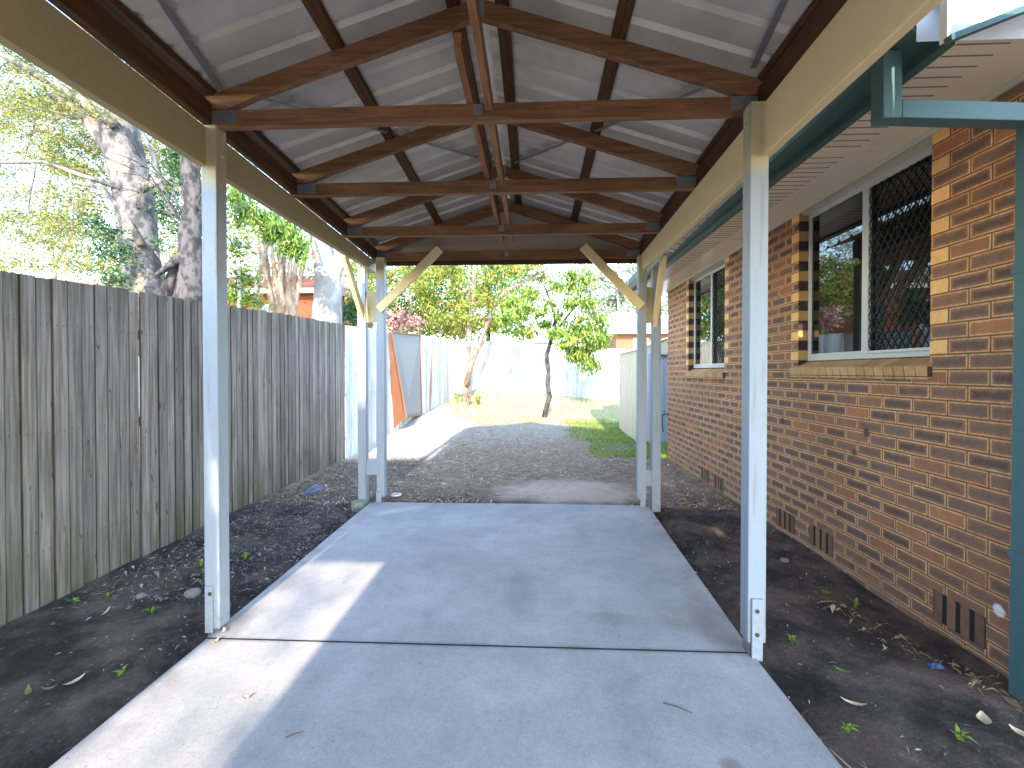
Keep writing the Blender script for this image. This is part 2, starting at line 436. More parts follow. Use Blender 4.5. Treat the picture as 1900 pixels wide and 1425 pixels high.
# ------------------------------------------------------------------ terrain
def interp(t, pts):
    if t <= pts[0][0]: return pts[0][1]
    for (a, va), (b, vb) in zip(pts, pts[1:]):
        if t <= b:
            k = (t - a) / (b - a); k = k * k * (3 - 2 * k)
            return va + (vb - va) * k
    return pts[-1][1]
def zt(x, y):
    mid = interp(y, [(5, -.04), (10, 0.0), (12, .05), (13.7, .12), (15.2, .47), (16.3, .86), (22, 1.0), (60, 2.0)])
    rgt = interp(y, [(5, -.04), (10, 0.0), (13.7, .08), (16.3, .42), (22, .6), (60, 2.0)])
    lft = interp(y, [(8.4, -.04), (10.2, .12), (12, .33), (14.8, .46), (16.3, .5), (22, .8), (60, 2.0)])
    k = min(max((x + 2.0) / 5.3, 0), 1)
    z = mid * (1 - k) + rgt * k
    k = min(max((-2.0 - x) / 0.7, 0), 1)
    z = z * (1 - k) + lft * k
    if x < -3.35: z += min((-3.35 - x) * 0.25, 1.5)
    return z
def grid(xs, ys):
    b = MB(); nx = len(xs)
    vs = []
    for y in ys:
        for x in xs:
            h = 0.0
            if abs(x) < 6 and -2 < y < 18:
                h = noise.noise(Vector((x * 1.9, y * 1.9, 0))) * 0.02 + noise.noise(Vector((x * 7, y * 7, 3))) * 0.010
                if -1.95 < x < 1.35 and y < 5.25: h = -0.05 - 0.01 * 0
            vs.append((x, y, zt(x, y) + h))
    fs = [(j * nx + i, j * nx + i + 1, (j + 1) * nx + i + 1, (j + 1) * nx + i) for j in range(len(ys) - 1) for i in range(nx - 1)]
    return b.add(vs, fs)
def frange(a, b, s):
    n = int(round((b - a) / s)); return [a + (b - a) * i / n for i in range(n)]
xs = [-900, -300, -120, -60, -30, -18, -10, -6, -4.5] + frange(-3.6, 4.2, 0.07) + [4.2, 6, 9, 14, 22, 40, 80, 200, 900]
ys = [-600, -200, -60, -25, -12, -6, -3, -1] + frange(0, 17, 0.09) + [17, 19, 22, 26, 32, 45, 70, 130, 300, 900]
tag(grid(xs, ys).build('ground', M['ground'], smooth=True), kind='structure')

# slabs
s = MB()
def slab(mb, pts, z0, z1):
    n = len(pts)
    vs = [(x, y, z0) for x, y in pts] + [(x, y, z1) for x, y in pts]
    fs = [tuple(range(n - 1, -1, -1)), tuple(range(n, 2 * n))] + [(i, (i + 1) % n, n + (i + 1) % n, n + i) for i in range(n)]
    return mb.add(vs, fs)
slab(s, [(-1.78, 2.446), (1.13, 2.446), (1.16, 3.2), (1.20, 4.2), (1.24, 5.06), (1.15, 5.10), (0.2, 5.115), (-.9, 5.105), (-1.74, 5.095), (-1.81, 5.02), (-1.80, 4.0), (-1.785, 3.2)], -.12, 0)
tag(s.build('carport_slab', M['concrete']), kind='structure')
s = MB(); slab(s, [(-1.85, -8), (1.14, -8), (1.14, 1.0), (1.125, 2.438), (-1.775, 2.438), (-1.775, 1.0)], -.12, -0.001)
tag(s.build('driveway', M['concrete']), kind='structure')

tag(MB().box(-1.776, 1.126, 2.437, 2.447, -.1, .0012).build('expansion_joint', M['slot']), kind='structure')
# ------------------------------------------------------------------ carport
PITCH = 0.32
XR = -0.30                        # ridge
XL, XRR = -1.84, 1.25
def drop(Y): return -0.033 * (Y - 2.5)
carport = empty('carport', (-.3, 2.5, 0), 'open timber carport with cream posts, brown trusses and a metal gable roof over the slab', 'carport')
YN, YF = -2.3, 5.36
def post(x0, x1, y0, y1, z0, z1, label=None):
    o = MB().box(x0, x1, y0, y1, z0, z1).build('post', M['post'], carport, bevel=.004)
    return o
def base(p, x0, x1, y0, y1, z0, z1):
    return MB().box(x0, x1, y0, y1, z0, z1).build('post_bracket', M['post'], p, bevel=.003)
pl = post(-1.83, -1.745, 2.50, 2.59, 0.02, 2.81)
base(pl, -1.822, -1.778, 2.488, 2.4985, 0.0, .26)
MB().box(-1.82, -1.755, 2.51, 2.58, -.05, .02).build('post_foot', M['galv'], pl)
pr = post(1.09, 1.18, 2.41, 2.50, 0.07, 2.81)
base(pr, 1.105, 1.16, 2.396, 2.4085, -.01, .30)
MB().box(1.10, 1.17, 2.42, 2.49, -.03, .07).build('post_foot', M['galv'], pr)
for i, (x, y, z) in enumerate(((-1.79, 2.493, .22), (1.13, 2.40, .24), (1.13, 2.40, .12), (-1.742, 2.545, 2.75), (-1.742, 2.55, 2.66), (1.087, 2.455, 2.71), (1.087, 2.45, 2.6))):
    q = pl if x < 0 else pr
    a = Vector((x, y, z)); d = Vector((0, -.008, 0)) if z < 1 else Vector(((0.008 if x < 0 else -.008), 0, 0))
    MB().tube([a - d * .3, a + d], 0.011, 8).build('bolt', M['post'] if z > 2 else M['bolt'], q)
fl = post(-1.745, -1.655, 5.10, 5.19, 0.06, 2.72)
MB().box(-1.745, -1.69, 5.085, 5.0985, 0.0, .12).build('post_bracket', M['post'], fl)
flo = post(-1.955, -1.865, 5.10, 5.19, -.05, 2.60)
fr = post(1.12, 1.21, 5.05, 5.14, 0.08, 2.70)
MB().box(1.145, 1.20, 5.035, 5.0485, -.01, .16).build('post_bracket', M['post'], fr)
fro = post(1.275, 1.365, 5.06, 5.15, -.06, 2.58)
MB().box(-1.864, -1.746, 5.115, 5.175, .30, .47).build('spacer_block', M['post'], carport)
MB().box(1.211, 1.274, 5.07, 5.13, .22, .39).build('spacer_block', M['post'], carport)
MB().box(-1.864, -1.746, 5.12, 5.18, 2.0, 2.35).build('spacer_block', M['beam'], carport)
MB().box(1.211, 1.274, 5.08, 5.14, 1.98, 2.36).build('spacer_block', M['beam'], carport)
# beams
def beam(x0, x1, y0, y1, zb0, zb1, zt0, zt1):
    vs = [(x0, y0, zb0), (x1, y0, zb0), (x1, y0, zt0), (x0, y0, zt0), (x0, y1, zb1), (x1, y1, zb1), (x1, y1, zt1), (x0, y1, zt1)]
    return MB().add(vs, [(0, 1, 2, 3), (5, 4, 7, 6), (0, 4, 5, 1), (3, 2, 6, 7), (0, 3, 7, 4), (1, 5, 6, 2)]).build('beam', M['beam'], carport, bevel=.004)
beam(-1.85, -1.803, YN + .05, YF - .06, 2.588, 2.585, 2.800 + drop(YN), 2.800 + drop(YF))
M['beam_l'] = M['beam']; M['beam'] = paint('bounce_lit_beam_cream', (0.86, 0.67, 0.35), 0.5, 0.08, 0.3)  # brighter cream: warm bounced light on the right beam put into colour
beam(1.155, 1.20, YN + .05, YF - .06, 2.538, 2.538, 2.798 + drop(YN), 2.798 + drop(YF))
# braces
MB().bar((-1.70, 5.06, 2.13), (-1.03, 5.10, 2.80), .045, .092, (-.7, 0, .7)).build('brace', M['beam'], carport, bevel=.003)
MB().bar((1.15, 5.02, 2.14), (.535, 5.10, 2.81), .045, .092, (.7, 0, .7)).build('brace', M['beam'], carport, bevel=.003)
MB().bar((-1.90, 5.16, 2.02), (-1.895, 4.60, 2.62), .045, .09, (0, .7, .7)).build('brace', M['beam'], carport, bevel=.003)
MB().bar((1.30, 5.10, 1.95), (1.27, 4.62, 2.60), .045, .09, (0, .7, .7)).build('brace', M['beam'], carport, bevel=.003)

# trusses
def roofz(x, Y):      # underside of battens / top of rafters
    return 2.96 + drop(Y) + PITCH * (1.54 - abs(x - XR))
TY = [1.53, 2.53, 3.456, 4.40, 5.24]
for Y in TY:
    dz = drop(Y)
    cb = 2.80 + dz
    ch = MB().box(-1.83, 1.24, Y - .0225, Y + .0225, cb, cb + .092).build('bottom_chord', M['truss'], carport, bevel=.002)
    for sgn in (-1, 1):
        xe = XR + sgn * 1.53
        w = .023
        # rafter: sloped board from heel to ridge (quad prism, plumb cut at ridge)
        vs = []
        hb = .098
        for yy in (Y - w + .001, Y + w - .001):
            vs += [(XR + sgn * .004, yy, roofz(XR, Y)), (xe, yy, roofz(xe, Y)), (xe, yy, roofz(xe, Y) - .05), (XR + sgn * 1.40, yy, cb + .0925), (XR + sgn * 1.22, yy, cb + .0925), (XR + sgn * .004, yy, roofz(XR, Y) - hb)]
        # keep the rafter underside parallel to the top
        zz = roofz(XR + 1.22, Y) - hb
        vs[4] = (XR + sgn * 1.22, Y - w + .001, max(zz, cb + .0925)); vs[10] = (XR + sgn * 1.22, Y + w - .001, max(zz, cb + .0925))
        fs = [(0, 1, 2, 3, 4, 5), (11, 10, 9, 8, 7, 6)] + [(i, 6 + i, 6 + (i + 1) % 6, (i + 1) % 6) for i in range(6)]
        MB().add(vs, fs).build('rafter', M['truss'], carport, bevel=.002)
        # toothed nail plates at the heel
        xc = XR + sgn * 1.40
        npl = MB()
        for yy, sd in ((Y - .0245, -1), (Y + .0245, 1)):
            npl.box(xc - .07, xc + .07, yy - .001, yy + .001, cb + .02, cb + .09)
            for k in range(7):
                for j in range(3):
                    npl.box(xc - .062 + k * .019, xc - .057 + k * .019, yy - .0035, yy + .0035, cb + .028 + j * .02, cb + .040 + j * .02)
        npl.build('nail_plate', M['galv'], ch)
    MB().box(XR - .035, XR + .035, Y - .0255, Y + .0255, roofz(XR, Y) - .10, roofz(XR, Y) - .015).build('nail_plate', M['galv'], ch)
    npl = MB().box(XR - .025, XR + .025, Y - .0275, Y + .0275, cb + .03, cb + .085)
    npl.build('nail_plate', M['galv'], ch)
def lbar(x, y0, y1, dzz, w, h, name, mat):
    MB().bar((x, y0, roofz(x, y0) + dzz), (x, y1, roofz(x, y1) + dzz), w, h).build(name, mat, carport, bevel=.002)
for x, zl in ((-1.795, 2.835), (1.19, 2.835)):
    MB().bar((x, YN + .06, zl + .036 + drop(YN)), (x, YF - .06, zl + .036 + drop(YF)), .045, .12).build('eave_purlin', M['batten'], carport, bevel=.002)
for x in (-1.80, -1.07, -.43, -.17, .45, 1.215):
    lbar(x, YN + .05, YF - .05, .0195, .075, .037, 'batten', M['batten'])
# longitudinal ties standing on the bottom chords
MB().bar((-.245, YN + .1, 2.94 + drop(0) * .3), (-.235, 4.9, 2.937 + drop(4.9)), .035, .085).build('tie', M['tie'], carport, bevel=.002)
MB().bar((-.345, 2.12, 2.937 + drop(2.1)), (-.335, 5.0, 2.937 + drop(5.0)), .035, .085).build('tie', M['tie'], carport, bevel=.002)
# steel strap braces
for a, b in (((-1.45, 1.2), (-1.72, 2.50)), ((.95, 1.2), (1.12, 2.45)), ((-1.62, 2.6), (-.35, 4.3)), ((1.02, 2.6), (-.2, 4.3))):
    MB().bar((a[0], a[1], roofz(a[0], a[1]) + .000), (b[0], b[1], roofz(b[0], b[1]) - .0), .03, .0035).build('strap_brace', M['galv'], carport)
# roof sheets with trapezoid ribs running down the slope
def sheet(sgn, xo):
    prof = []
    y = YN
    while y < YF - .02:
        prof += [(y, 0), (y + .120, 0), (y + .137, .026), (y + .163, .026), (y + .180, 0)]
        y += .19
    prof = sorted(set(p for p in prof if p[0] <= YF)) + [(YF, 0)]
    b = MB(); vs = []
    xe = xo
    xr = XR + sgn * .035
    th = .0012
    for (yy, h) in prof:
        for xx in (xr, xe):
            z = roofz(xx, yy) + .0385 + h
            vs.append((xx, yy, z))
    n = len(prof)
    fs = [(2 * i, 2 * i + 1, 2 * i + 3, 2 * i + 2) for i in range(n - 1)]
    b.add(vs, fs)
    return b.build('roof_sheet', M['roof'], carport)
sheet(-1, -1.90)
sheet(1, 1.57)
MB().add([(XR - .16, YN, roofz(XR - .16, YN) + .072), (XR, YN, roofz(XR, YN) + .085), (XR + .16, YN, roofz(XR + .16, YN) + .072),
          (XR - .16, YF, roofz(XR - .16, YF) + .072), (XR, YF, roofz(XR, YF) + .085), (XR + .16, YF, roofz(XR + .16, YF) + .072)],
         [(0, 1, 4, 3), (1, 2, 5, 4)]).build('ridge_cap', M['roof'], carport)
# gable infills
def infill(Y, zb, mat, nm='gable_infill', xr_=1.26):
    vs = []
    for yy in (Y, Y + .012):
        vs += [(-1.86, yy, zb), (xr_, yy, zb), (xr_, yy, roofz(xr_ - .02, Y) + .01), (XR, yy, roofz(XR, Y) + .07), (-1.86, yy, roofz(-1.86, Y) + .01)]
    fs = [(0, 1, 2, 3, 4), (9, 8, 7, 6, 5)] + [(i, 5 + i, 5 + (i + 1) % 5, (i + 1) % 5) for i in range(5)]
    MB().add(vs, fs).build(nm, mat, carport)
infill(YF - .045, 2.70, paint('gable_sheet_paint', (0.42, 0.34, 0.27), .5))
MB().box(-1.74, 1.20, YF - .075, YF - .047, 2.668, 2.745).build('end_trim', M['batten'], carport)
infill(YN, 2.62, paint('gable_sheet_paint_front', (0.6, 0.56, 0.46), .5), xr_=1.51)
for x0, x1 in ((-1.96, -1.875), (1.10, 1.18)):
    post(x0, x1, YN + .03, YN + .12, 0, 2.80)

# ------------------------------------------------------------------ brick house on the right
WX = 2.30
house = empty('brick_house', (4.5, 5.3, 0), 'low brick house with cream soffit, teal gutter and two aluminium windows right of the carport', 'house')
def wallface(yz_rects, x0, x1, mat, name='wall'):
    b = MB()
    for y0, y1, z0, z1 in yz_rects: b.box(x0, x1, y0, y1, z0, z1)
    return b.build(name, mat, house)
W = [(1.95, 2.82, -.3, 2.845), (4.17, 5.74, -.3, 2.845), (7.05, 8.12, -.3, 2.845), (2.82, 4.17, -.3, 1.40), (5.74, 7.05, -.3, 1.40)]
# solid front skin built from one shell so no inner seams show
b = MB()
ysp = [2.06, 2.82, 4.17, 5.74, 7.05, 8.12]; zsp = [-.3, 1.44, 2.845]
for i in range(5):
    for j in range(2):
        if j == 1 and i in (1, 3): continue
        y0, y1, z0, z1 = ysp[i], ysp[i + 1], zsp[j], zsp[j + 1]
        b.add([(WX, y0, z0), (WX, y0, z1), (WX, y1, z1), (WX, y1, z0)], [(0, 1, 2, 3)])
b.build('wall', M['brick'], house)
for y0, y1 in ((2.82, 4.17), (5.74, 7.05)):
    MB().add([(WX, y1, 1.44), (WX + .11, y1, 1.44), (WX + .11, y1, 2.845), (WX, y1, 2.845)], [(0, 1, 2, 3)]).build('window_reveal', M['reveal'], house)
    MB().add([(WX, y0, 1.44), (WX + .11, y0, 1.44), (WX + .11, y0, 2.845), (WX, y0, 2.845)], [(3, 2, 1, 0)]).build('window_reveal', M['reveal'], house)
MB().add([(WX, 8.12, -.3), (9, 8.12, -.3), (9, 8.12, 2.845), (WX, 8.12, 2.845)], [(0, 1, 2, 3)]).build('wall', M['brickx'], house)
MB().add([(WX, 2.06, -.3), (9, 2.06, -.3), (9, 2.06, 2.845), (WX, 2.06, 2.845)], [(3, 2, 1, 0)]).build('wall', M['brickx'], house)

glass = Mat('dark_window_glass', 0.02, 0.5); glass.col((0.012, 0.014, 0.014)); glass.b.inputs['IOR'].default_value = 1.75
M['glass'] = glass.m
def window(y0, y1, z0, z1, ymid, screen):
    xf = WX + .075
    fr = MB()
    t = .035
    fr.box(xf, xf + .03, y0, y1, z0, z0 + t); fr.box(xf, xf + .03, y0, y1, z1 - t, z1)
    fr.box(xf, xf + .03, y0, y0 + t, z0 + t, z1 - t); fr.box(xf, xf + .03, y1 - t, y1, z0 + t, z1 - t)
    f = fr.build('window', M['alu'], house, bevel=.002)
    # sliding sash stiles
    MB().box(xf - .008, xf + .028, ymid - .028, ymid + .028, z0 + t, z1 - t).build('mullion', M['alu'], f, bevel=.002)
    MB().box(xf - .006, xf + .022, y0 + t, y0 + t + .03, z0 + t, z1 - t).build('sash_stile', M['alu'], f)
    MB().box(xf - .006, xf + .022, ymid + .028, y1 - t, z0 + t, z0 + t + .022).build('sash_rail', M['alu'], f)
    MB().box(xf + .018, xf + .023, y0 + t, ymid - .028, z0 + t, z1 - t).build('pane', M['glass'], f)
    MB().box(xf + .012, xf + .017, ymid + .028, y1 - t, z0 + t, z1 - t).build('pane', M['glass'], f)
    # black diamond security mesh over the near sash
    sc = MB(); a0, a1, b0, b1 = y0 + t, ymid - .028, z0 + t, z1 - t
    py, pz = .030, .046
    k = pz / py
    c = b0 - (a1 - a0) * k
    def seg(ya, za, yb, zb, xx):
        d = Vector((0, yb - ya, zb - za))
        if d.length < .01: return
        sc.bar((xx, ya, za), (xx, yb, zb), .004, .0055, (0, -d.z, d.y))
    n = int((b1 - b0 + (a1 - a0) * k) / (pz * 2)) + 2
    for i in range(n):
        cc = b0 - (a1 - a0) * k + i * pz * 2      # z at y=a0, rising
        ya, za = a0, cc
        if za < b0: ya = a0 + (b0 - cc) / k; za = b0
        yb, zb = a1, cc + (a1 - a0) * k
        if zb > b1: yb = a0 + (b1 - cc) / k; zb = b1
        if yb > ya: seg(ya, za, yb, zb, xf - .008)
        # falling (mirror)
        seg(a0 + a1 - ya, za, a0 + a1 - yb, zb, xf - .011) if yb > ya else None
    sf = sc.build('security_screen', M['black'], f)
    g = MB(); t2 = .018
    g.box(xf - .016, xf - .004, a0, a1, b0, b0 + t2); g.box(xf - .016, xf - .004, a0, a1, b1 - t2, b1)
    g.box(xf - .016, xf - .004, a0, a0 + t2, b0 + t2, b1 - t2); g.box(xf - .016, xf - .004, a1 - t2, a1, b0 + t2, b1 - t2)
    g.build('screen_frame', M['alu'], f)
    # header trim
    MB().box(WX + .02, xf, y0, y1, z1, z1 + .035).build('header_trim', M['cream'], house)
window(2.83, 4.16, 1.545, 2.80, 3.46, True)
window(5.75, 7.04, 1.505, 2.80, 6.34, True)
# sloping brick on edge sills
for y0, y1, zt_ in ((2.80, 4.25, 1.53), (5.72, 7.10, 1.485)):
    sb = MB(); n = int((y1 - y0) / .083)
    for i in range(n):
        ya = y0 + i * (y1 - y0) / n + .0035; yb = y0 + (i + 1) * (y1 - y0) / n - .0035
        x0, x1 = WX - .035, WX + .085
        vs = [(x0, ya, zt_ - .045), (x1, ya, zt_ + .008), (x1, ya, zt_ - .07), (x0 + .012, ya, zt_ - .125),
              (x0, yb, zt_ - .045), (x1, yb, zt_ + .008), (x1, yb, zt_ - .07), (x0 + .012, yb, zt_ - .125)]
        sb.add(vs, [(0, 1, 2, 3), (7, 6, 5, 4), (0, 4, 5, 1), (1, 5, 6, 2), (2, 6, 7, 3), (3, 7, 4, 0)])
    so = sb.build('window_sill', M['sill'], house)
    MB().box(WX - .026, WX + .08, y0 + .001, y1 - .001, zt_ - .11, zt_ - .048).build('mortar_bed', Mat('sill_mortar', .9).col((0.10, 0.06, 0.04)).m, so)
# vents of upright bricks
for yc, zc in ((2.62, .11), (3.83, .10), (4.36, .085), (5.9, .06), (6.35, .065)):
    vb = MB()
    for k in range(4):
        yy = yc - .15 + k * .082
        vb.box(WX - .004, WX + .02, yy, yy + .052, zc - .075, zc + .09)
    vo = vb.build('vent', M['vent'], house, bevel=.002)
    MB().box(WX - .0015, WX + .018, yc - .155, yc + .155, zc - .075, zc + .09).build('vent_opening', M['slot'], vo)
# footing course
MB().box(WX - .01, WX + .01, 1.96, 8.1, -.28, -.055).build('footing', paint('footing_mortar', (0.25, 0.19, 0.14), .9), house)
# soffit and mouldings
MB().box(1.77, 9, 2.062, 8.72, 2.846, 2.858).build('soffit', M['soffit'], house)
MB().box(WX - .026, WX - .0005, 2.07, 8.12, 2.812, 2.8455).build('moulding', M['cream'], house, bevel=.006)
y = 2.09
while y < 8.5:
    if not any(abs(y - j) < .05 for j in (3.05, 5.05, 7.05)):
        MB().box(1.80, 2.02, y - .0035, y + .0035, 2.8435, 2.8465).build('vent_slot', M['vslot'], house)
    y += .0755
for j in (3.05, 5.05, 7.05):
    MB().box(1.775, WX, j - .014, j + .014, 2.8415, 2.8462).build('joint_strip', M['soffit'], house)
# fascia, quad gutter
MB().box(1.72, 1.769, 2.06, 8.74, 2.825, 3.02).build('fascia', M['green'], house)
gp = [(1.718, 3.0), (1.718, 2.872), (1.60, 2.872), (1.575, 2.90), (1.575, 2.985), (1.59, 3.005), (1.60, 3.0), (1.588, 2.98), (1.588, 2.905), (1.606, 2.884), (1.706, 2.884), (1.706, 3.0)]
g = MB(); n = len(gp)
g.add([(x, 2.05, z) for x, z in gp] + [(x, 8.78, z) for x, z in gp], [tuple(range(n)), tuple(range(2 * n - 1, n - 1, -1))] + [(i, n + i, n + (i + 1) % n, (i + 1) % n) for i in range(n)])
g.build('gutter', M['green'], house)
# roof over the house (hip), concrete tiles
m = Mat('house_roof_tiles', .8); m.col(m.scale((0.22, 0.14, 0.11), m.noise(4) * .5 + .7))
MB().add([(1.62, 1.85, 2.99), (9.2, 1.85, 2.99), (9.2, 8.85, 2.99), (1.62, 8.85, 2.99), (5.2, 1.85, 4.35), (5.2, 6.0, 4.35)],
         [(0, 4, 5, 3), (1, 2, 5, 4), (2, 3, 5)]).build('roof', m.m, house)
# sunlit white gable end with barge board near the camera
gz = lambda x: 2.99 + (x - 1.62) * .38
gp_ = paint('sunlit_gable_paint', (0.80, 0.80, 0.80), .5, .03, .05)
MB().add([(1.60, 2.045, 2.832), (9, 2.045, 2.832), (5.2, 2.045, 4.2), (1.60, 2.045, gz(1.60) - .03)], [(0, 1, 2, 3)]).build('gable_wall', gp_, house)
bb = MB()
vs = [(1.585, 1.88, gz(1.585) - .25), (5.2, 1.88, gz(5.2) - .25), (5.2, 1.88, gz(5.2) - .03), (1.585, 1.88, gz(1.585) - .03)]
bb.add(vs + [(x, 1.915, z) for x, _, z in vs], [(0, 1, 2, 3), (7, 6, 5, 4), (0, 4, 5, 1), (1, 5, 6, 2), (2, 6, 7, 3), (3, 7, 4, 0)])
bb.build('bargeboard', gp_, house)
MB().bar((1.58, 1.872, gz(1.585) - .258), (5.2, 1.872, gz(5.2) - .258), .03, .022).build('barge_trim', M['green'], house)
MB().bar((1.56, 1.865, gz(1.585) - .02), (5.2, 1.865, gz(5.2) - .02), .05, .05).build('barge_capping', M['green'], house)
for gy in (2.4, 3.5, 4.6, 5.7, 6.8, 7.9): MB().box(1.571, 1.5745, gy - .012, gy + .012, 2.90, 2.99).build('gutter_bracket', M['galv'], house)
# square downpipe
dp = MB()
s_ = .078
pts = [(1.60, 2.10, 2.872), (1.60, 2.10, 2.615), (2.25, 2.10, 2.575), (2.25, 2.10, -.10)]
y0p, y1p = 2.15, 2.23
dp.box(1.545, 1.625, y0p, y1p, 2.575, 2.871)
dp.add([(1.626, y0p + .001, 2.575), (2.20, y0p + .001, 2.545), (2.20, y0p + .001, 2.625), (1.626, y0p + .001, 2.657),
        (1.626, y1p - .001, 2.575), (2.20, y1p - .001, 2.545), (2.20, y1p - .001, 2.625), (1.626, y1p - .001, 2.657)],
       [(0, 1, 2, 3), (7, 6, 5, 4), (0, 4, 5, 1), (1, 5, 6, 2), (2, 6, 7, 3), (3, 7, 4, 0)])
dp.box(2.2005, 2.285, y0p, y1p + .02, -.10, 2.628)
dpo = dp.build('downpipe', M['pipe'], house, bevel=.004)
MB().box(2.195, 2.298, 2.144, 2.256, .60, .63).build('pipe_strap', M['pipe'], dpo)
MB().box(2.195, 2.298, 2.144, 2.256, 1.9, 1.93).build('pipe_strap', M['pipe'], dpo)
# hose tap at the far end of the wall
tp = MB().tube([(2.298, 8.03, .73), (2.20, 8.03, .73), (2.185, 8.03, .71), (2.185, 8.03, .66)], .011, 8)
tp.tube([(2.185, 8.03, .655), (2.19, 8.02, .52), (2.20, 8.02, .43)], .009, 6)
tp.tube([(2.22, 8.03, .73), (2.22, 8.03, .775)], .006, 6); tp.box(2.195, 2.245, 8.022, 8.038, .772, .782)
tp.build('tap', M['bolt'], house)

# ------------------------------------------------------------------ fences
fpath = [(-3.05, -6.0, -.05, 1.98), (-3.12, 2.6, -.05, 2.045), (-3.18, 4.34, -.05, 2.125), (-3.22, 6.35, -.05, 2.215), (-3.235, 7.9, -.05, 2.255), (-2.75, 16.15, .45, 2.58)]
def fpt(t, path):
    for a, b in zip(path, path[1:]):
        L = math.hypot(b[0] - a[0], b[1] - a[1])
        if t <= L: return [a[i] + (b[i] - a[i]) * t / L for i in range(4)], ((b[0] - a[0]) / L, (b[1] - a[1]) / L)
        t -= L
    return None, None
def paling_fence(path, root, mat, wid=.1, rnd=.006, start=0, end=None, rails=True, jit=.004, side=1):
    b = MB(); t = start
    tot = sum(math.hypot(q[0] - p[0], q[1] - p[1]) for p, q in zip(path, path[1:]))
    end = min(end or tot, tot)
    while t + wid < end:
        w = wid + random.uniform(-rnd, rnd)
        p, d = fpt(t, path)
        x, y, z0, z1 = p
        gap = random.choice((.001, .002, .004, .007)); off = random.uniform(0, .009)
        z0 += random.uniform(-.015, .02); z1 += random.uniform(-jit, jit) * 2.2
        nx, ny = d[1] * side, -d[0] * side
        a = Vector((x, y, 0)) + Vector((nx, ny, 0)) * off
        e = Vector((x + d[0] * (w - gap), y + d[1] * (w - gap), 0)) + Vector((nx, ny, 0)) * (off + random.uniform(-.004, .004))
        q, _ = fpt(min(t + w, tot - 1e-4), path)
        tl = random.uniform(-.006, .006)
        th = Vector((nx, ny, 0)) * -.014
        dv = Vector((d[0], d[1], 0))
        vs = [a + Vector((0, 0, z0)), e + Vector((0, 0, z0)), e + dv * tl + Vector((0, 0, q[3] + (z1 - p[3]))), a + dv * tl + Vector((0, 0, z1))]
        vs += [v + th for v in vs]
        b.add(vs, [(0, 1, 2, 3), (7, 6, 5, 4), (0, 4, 5, 1), (1, 5, 6, 2), (2, 6, 7, 3), (3, 7, 4, 0)])
        t += w
    o = b.build('palings', mat, root)
    uv = o.data.uv_layers.new(name='board')
    for i, pl_ in enumerate(o.data.polygons):
        for k, li in enumerate(pl_.loop_indices):
            uv.data[li].uv = ((0, 1, 1, 0)[k] if i % 6 == 0 else (0.0 if i % 6 in (3, 5) else .5), (0, 0, 1, 1)[k])
    r = MB()
    for h in (.35, 1.1, 1.8):
        for a, c in zip(path, path[1:]):
            nx, ny = -(c[1] - a[1]), (c[0] - a[0]); L = math.hypot(nx, ny); nx, ny = nx / L * side * .04, ny / L * side * .04
            r.bar((a[0] + nx, a[1] + ny, a[2] + h), (c[0] + nx, c[1] + ny, c[2] + h), .04, .07)
    r.build('rails', mat, root)
    return o
LF = empty('paling_fence', (-3.15, 2, 0), 'tall weathered grey timber paling fence running along the left of the carport', 'fence')
def plen(path): return sum(math.hypot(q[0] - p[0], q[1] - p[1]) for p, q in zip(path, path[1:]))
near_path = fpath[:5]
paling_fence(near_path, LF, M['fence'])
LF2 = empty('paling_fence', (-3, 12, 0), 'sunlit timber paling fence on the left of the yard behind the leaning panels', 'fence')
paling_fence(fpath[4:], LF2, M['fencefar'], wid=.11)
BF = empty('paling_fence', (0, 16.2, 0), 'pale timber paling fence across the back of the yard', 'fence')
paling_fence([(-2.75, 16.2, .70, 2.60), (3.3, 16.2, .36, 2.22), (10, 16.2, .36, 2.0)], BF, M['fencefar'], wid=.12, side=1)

# metal fence panel between shed and house
def ribbed(x0, x1, Y, z0, z1, step=.09, dep=.015):
    b = MB(); xs_ = []; x = x0; k = 0
    while x < x1:
        xs_.append((x, Y + (dep if k % 2 else 0))); xs_.append((min(x + step * .6, x1), Y + (dep if k % 2 else 0))); x += step; k += 1
    vs = [(x, y, z0) for x, y in xs_] + [(x, y, z1) for x, y in xs_]
    n = len(xs_)
    return b.add(vs, [(i, i + 1, n + i + 1, n + i) for i in range(n - 1)])
mf = empty('metal_fence', (3, 9.7, 0), 'pale blue grey ribbed metal fence panel between the garden shed and the brick house', 'fence')
mp = paint('blue_grey_metal', (0.42, 0.46, 0.52), .4, .04, .1)
ribbed(2.42, 4.2, 9.7, .0, 1.76).build('infill_sheet', mp, mf)
MB().box(2.40, 4.2, 9.68, 9.73, 1.761, 1.81).build('top_rail', paint('dark_metal_rail', (0.12, 0.13, 0.15), .4), mf)
MB().box(2.36, 2.415, 9.68, 9.74, -.05, 1.83).build('post', mp, mf)
MB().box(2.40, 4.2, 9.67, 9.70, -.04, -.001).build('bottom_rail', mp, mf)
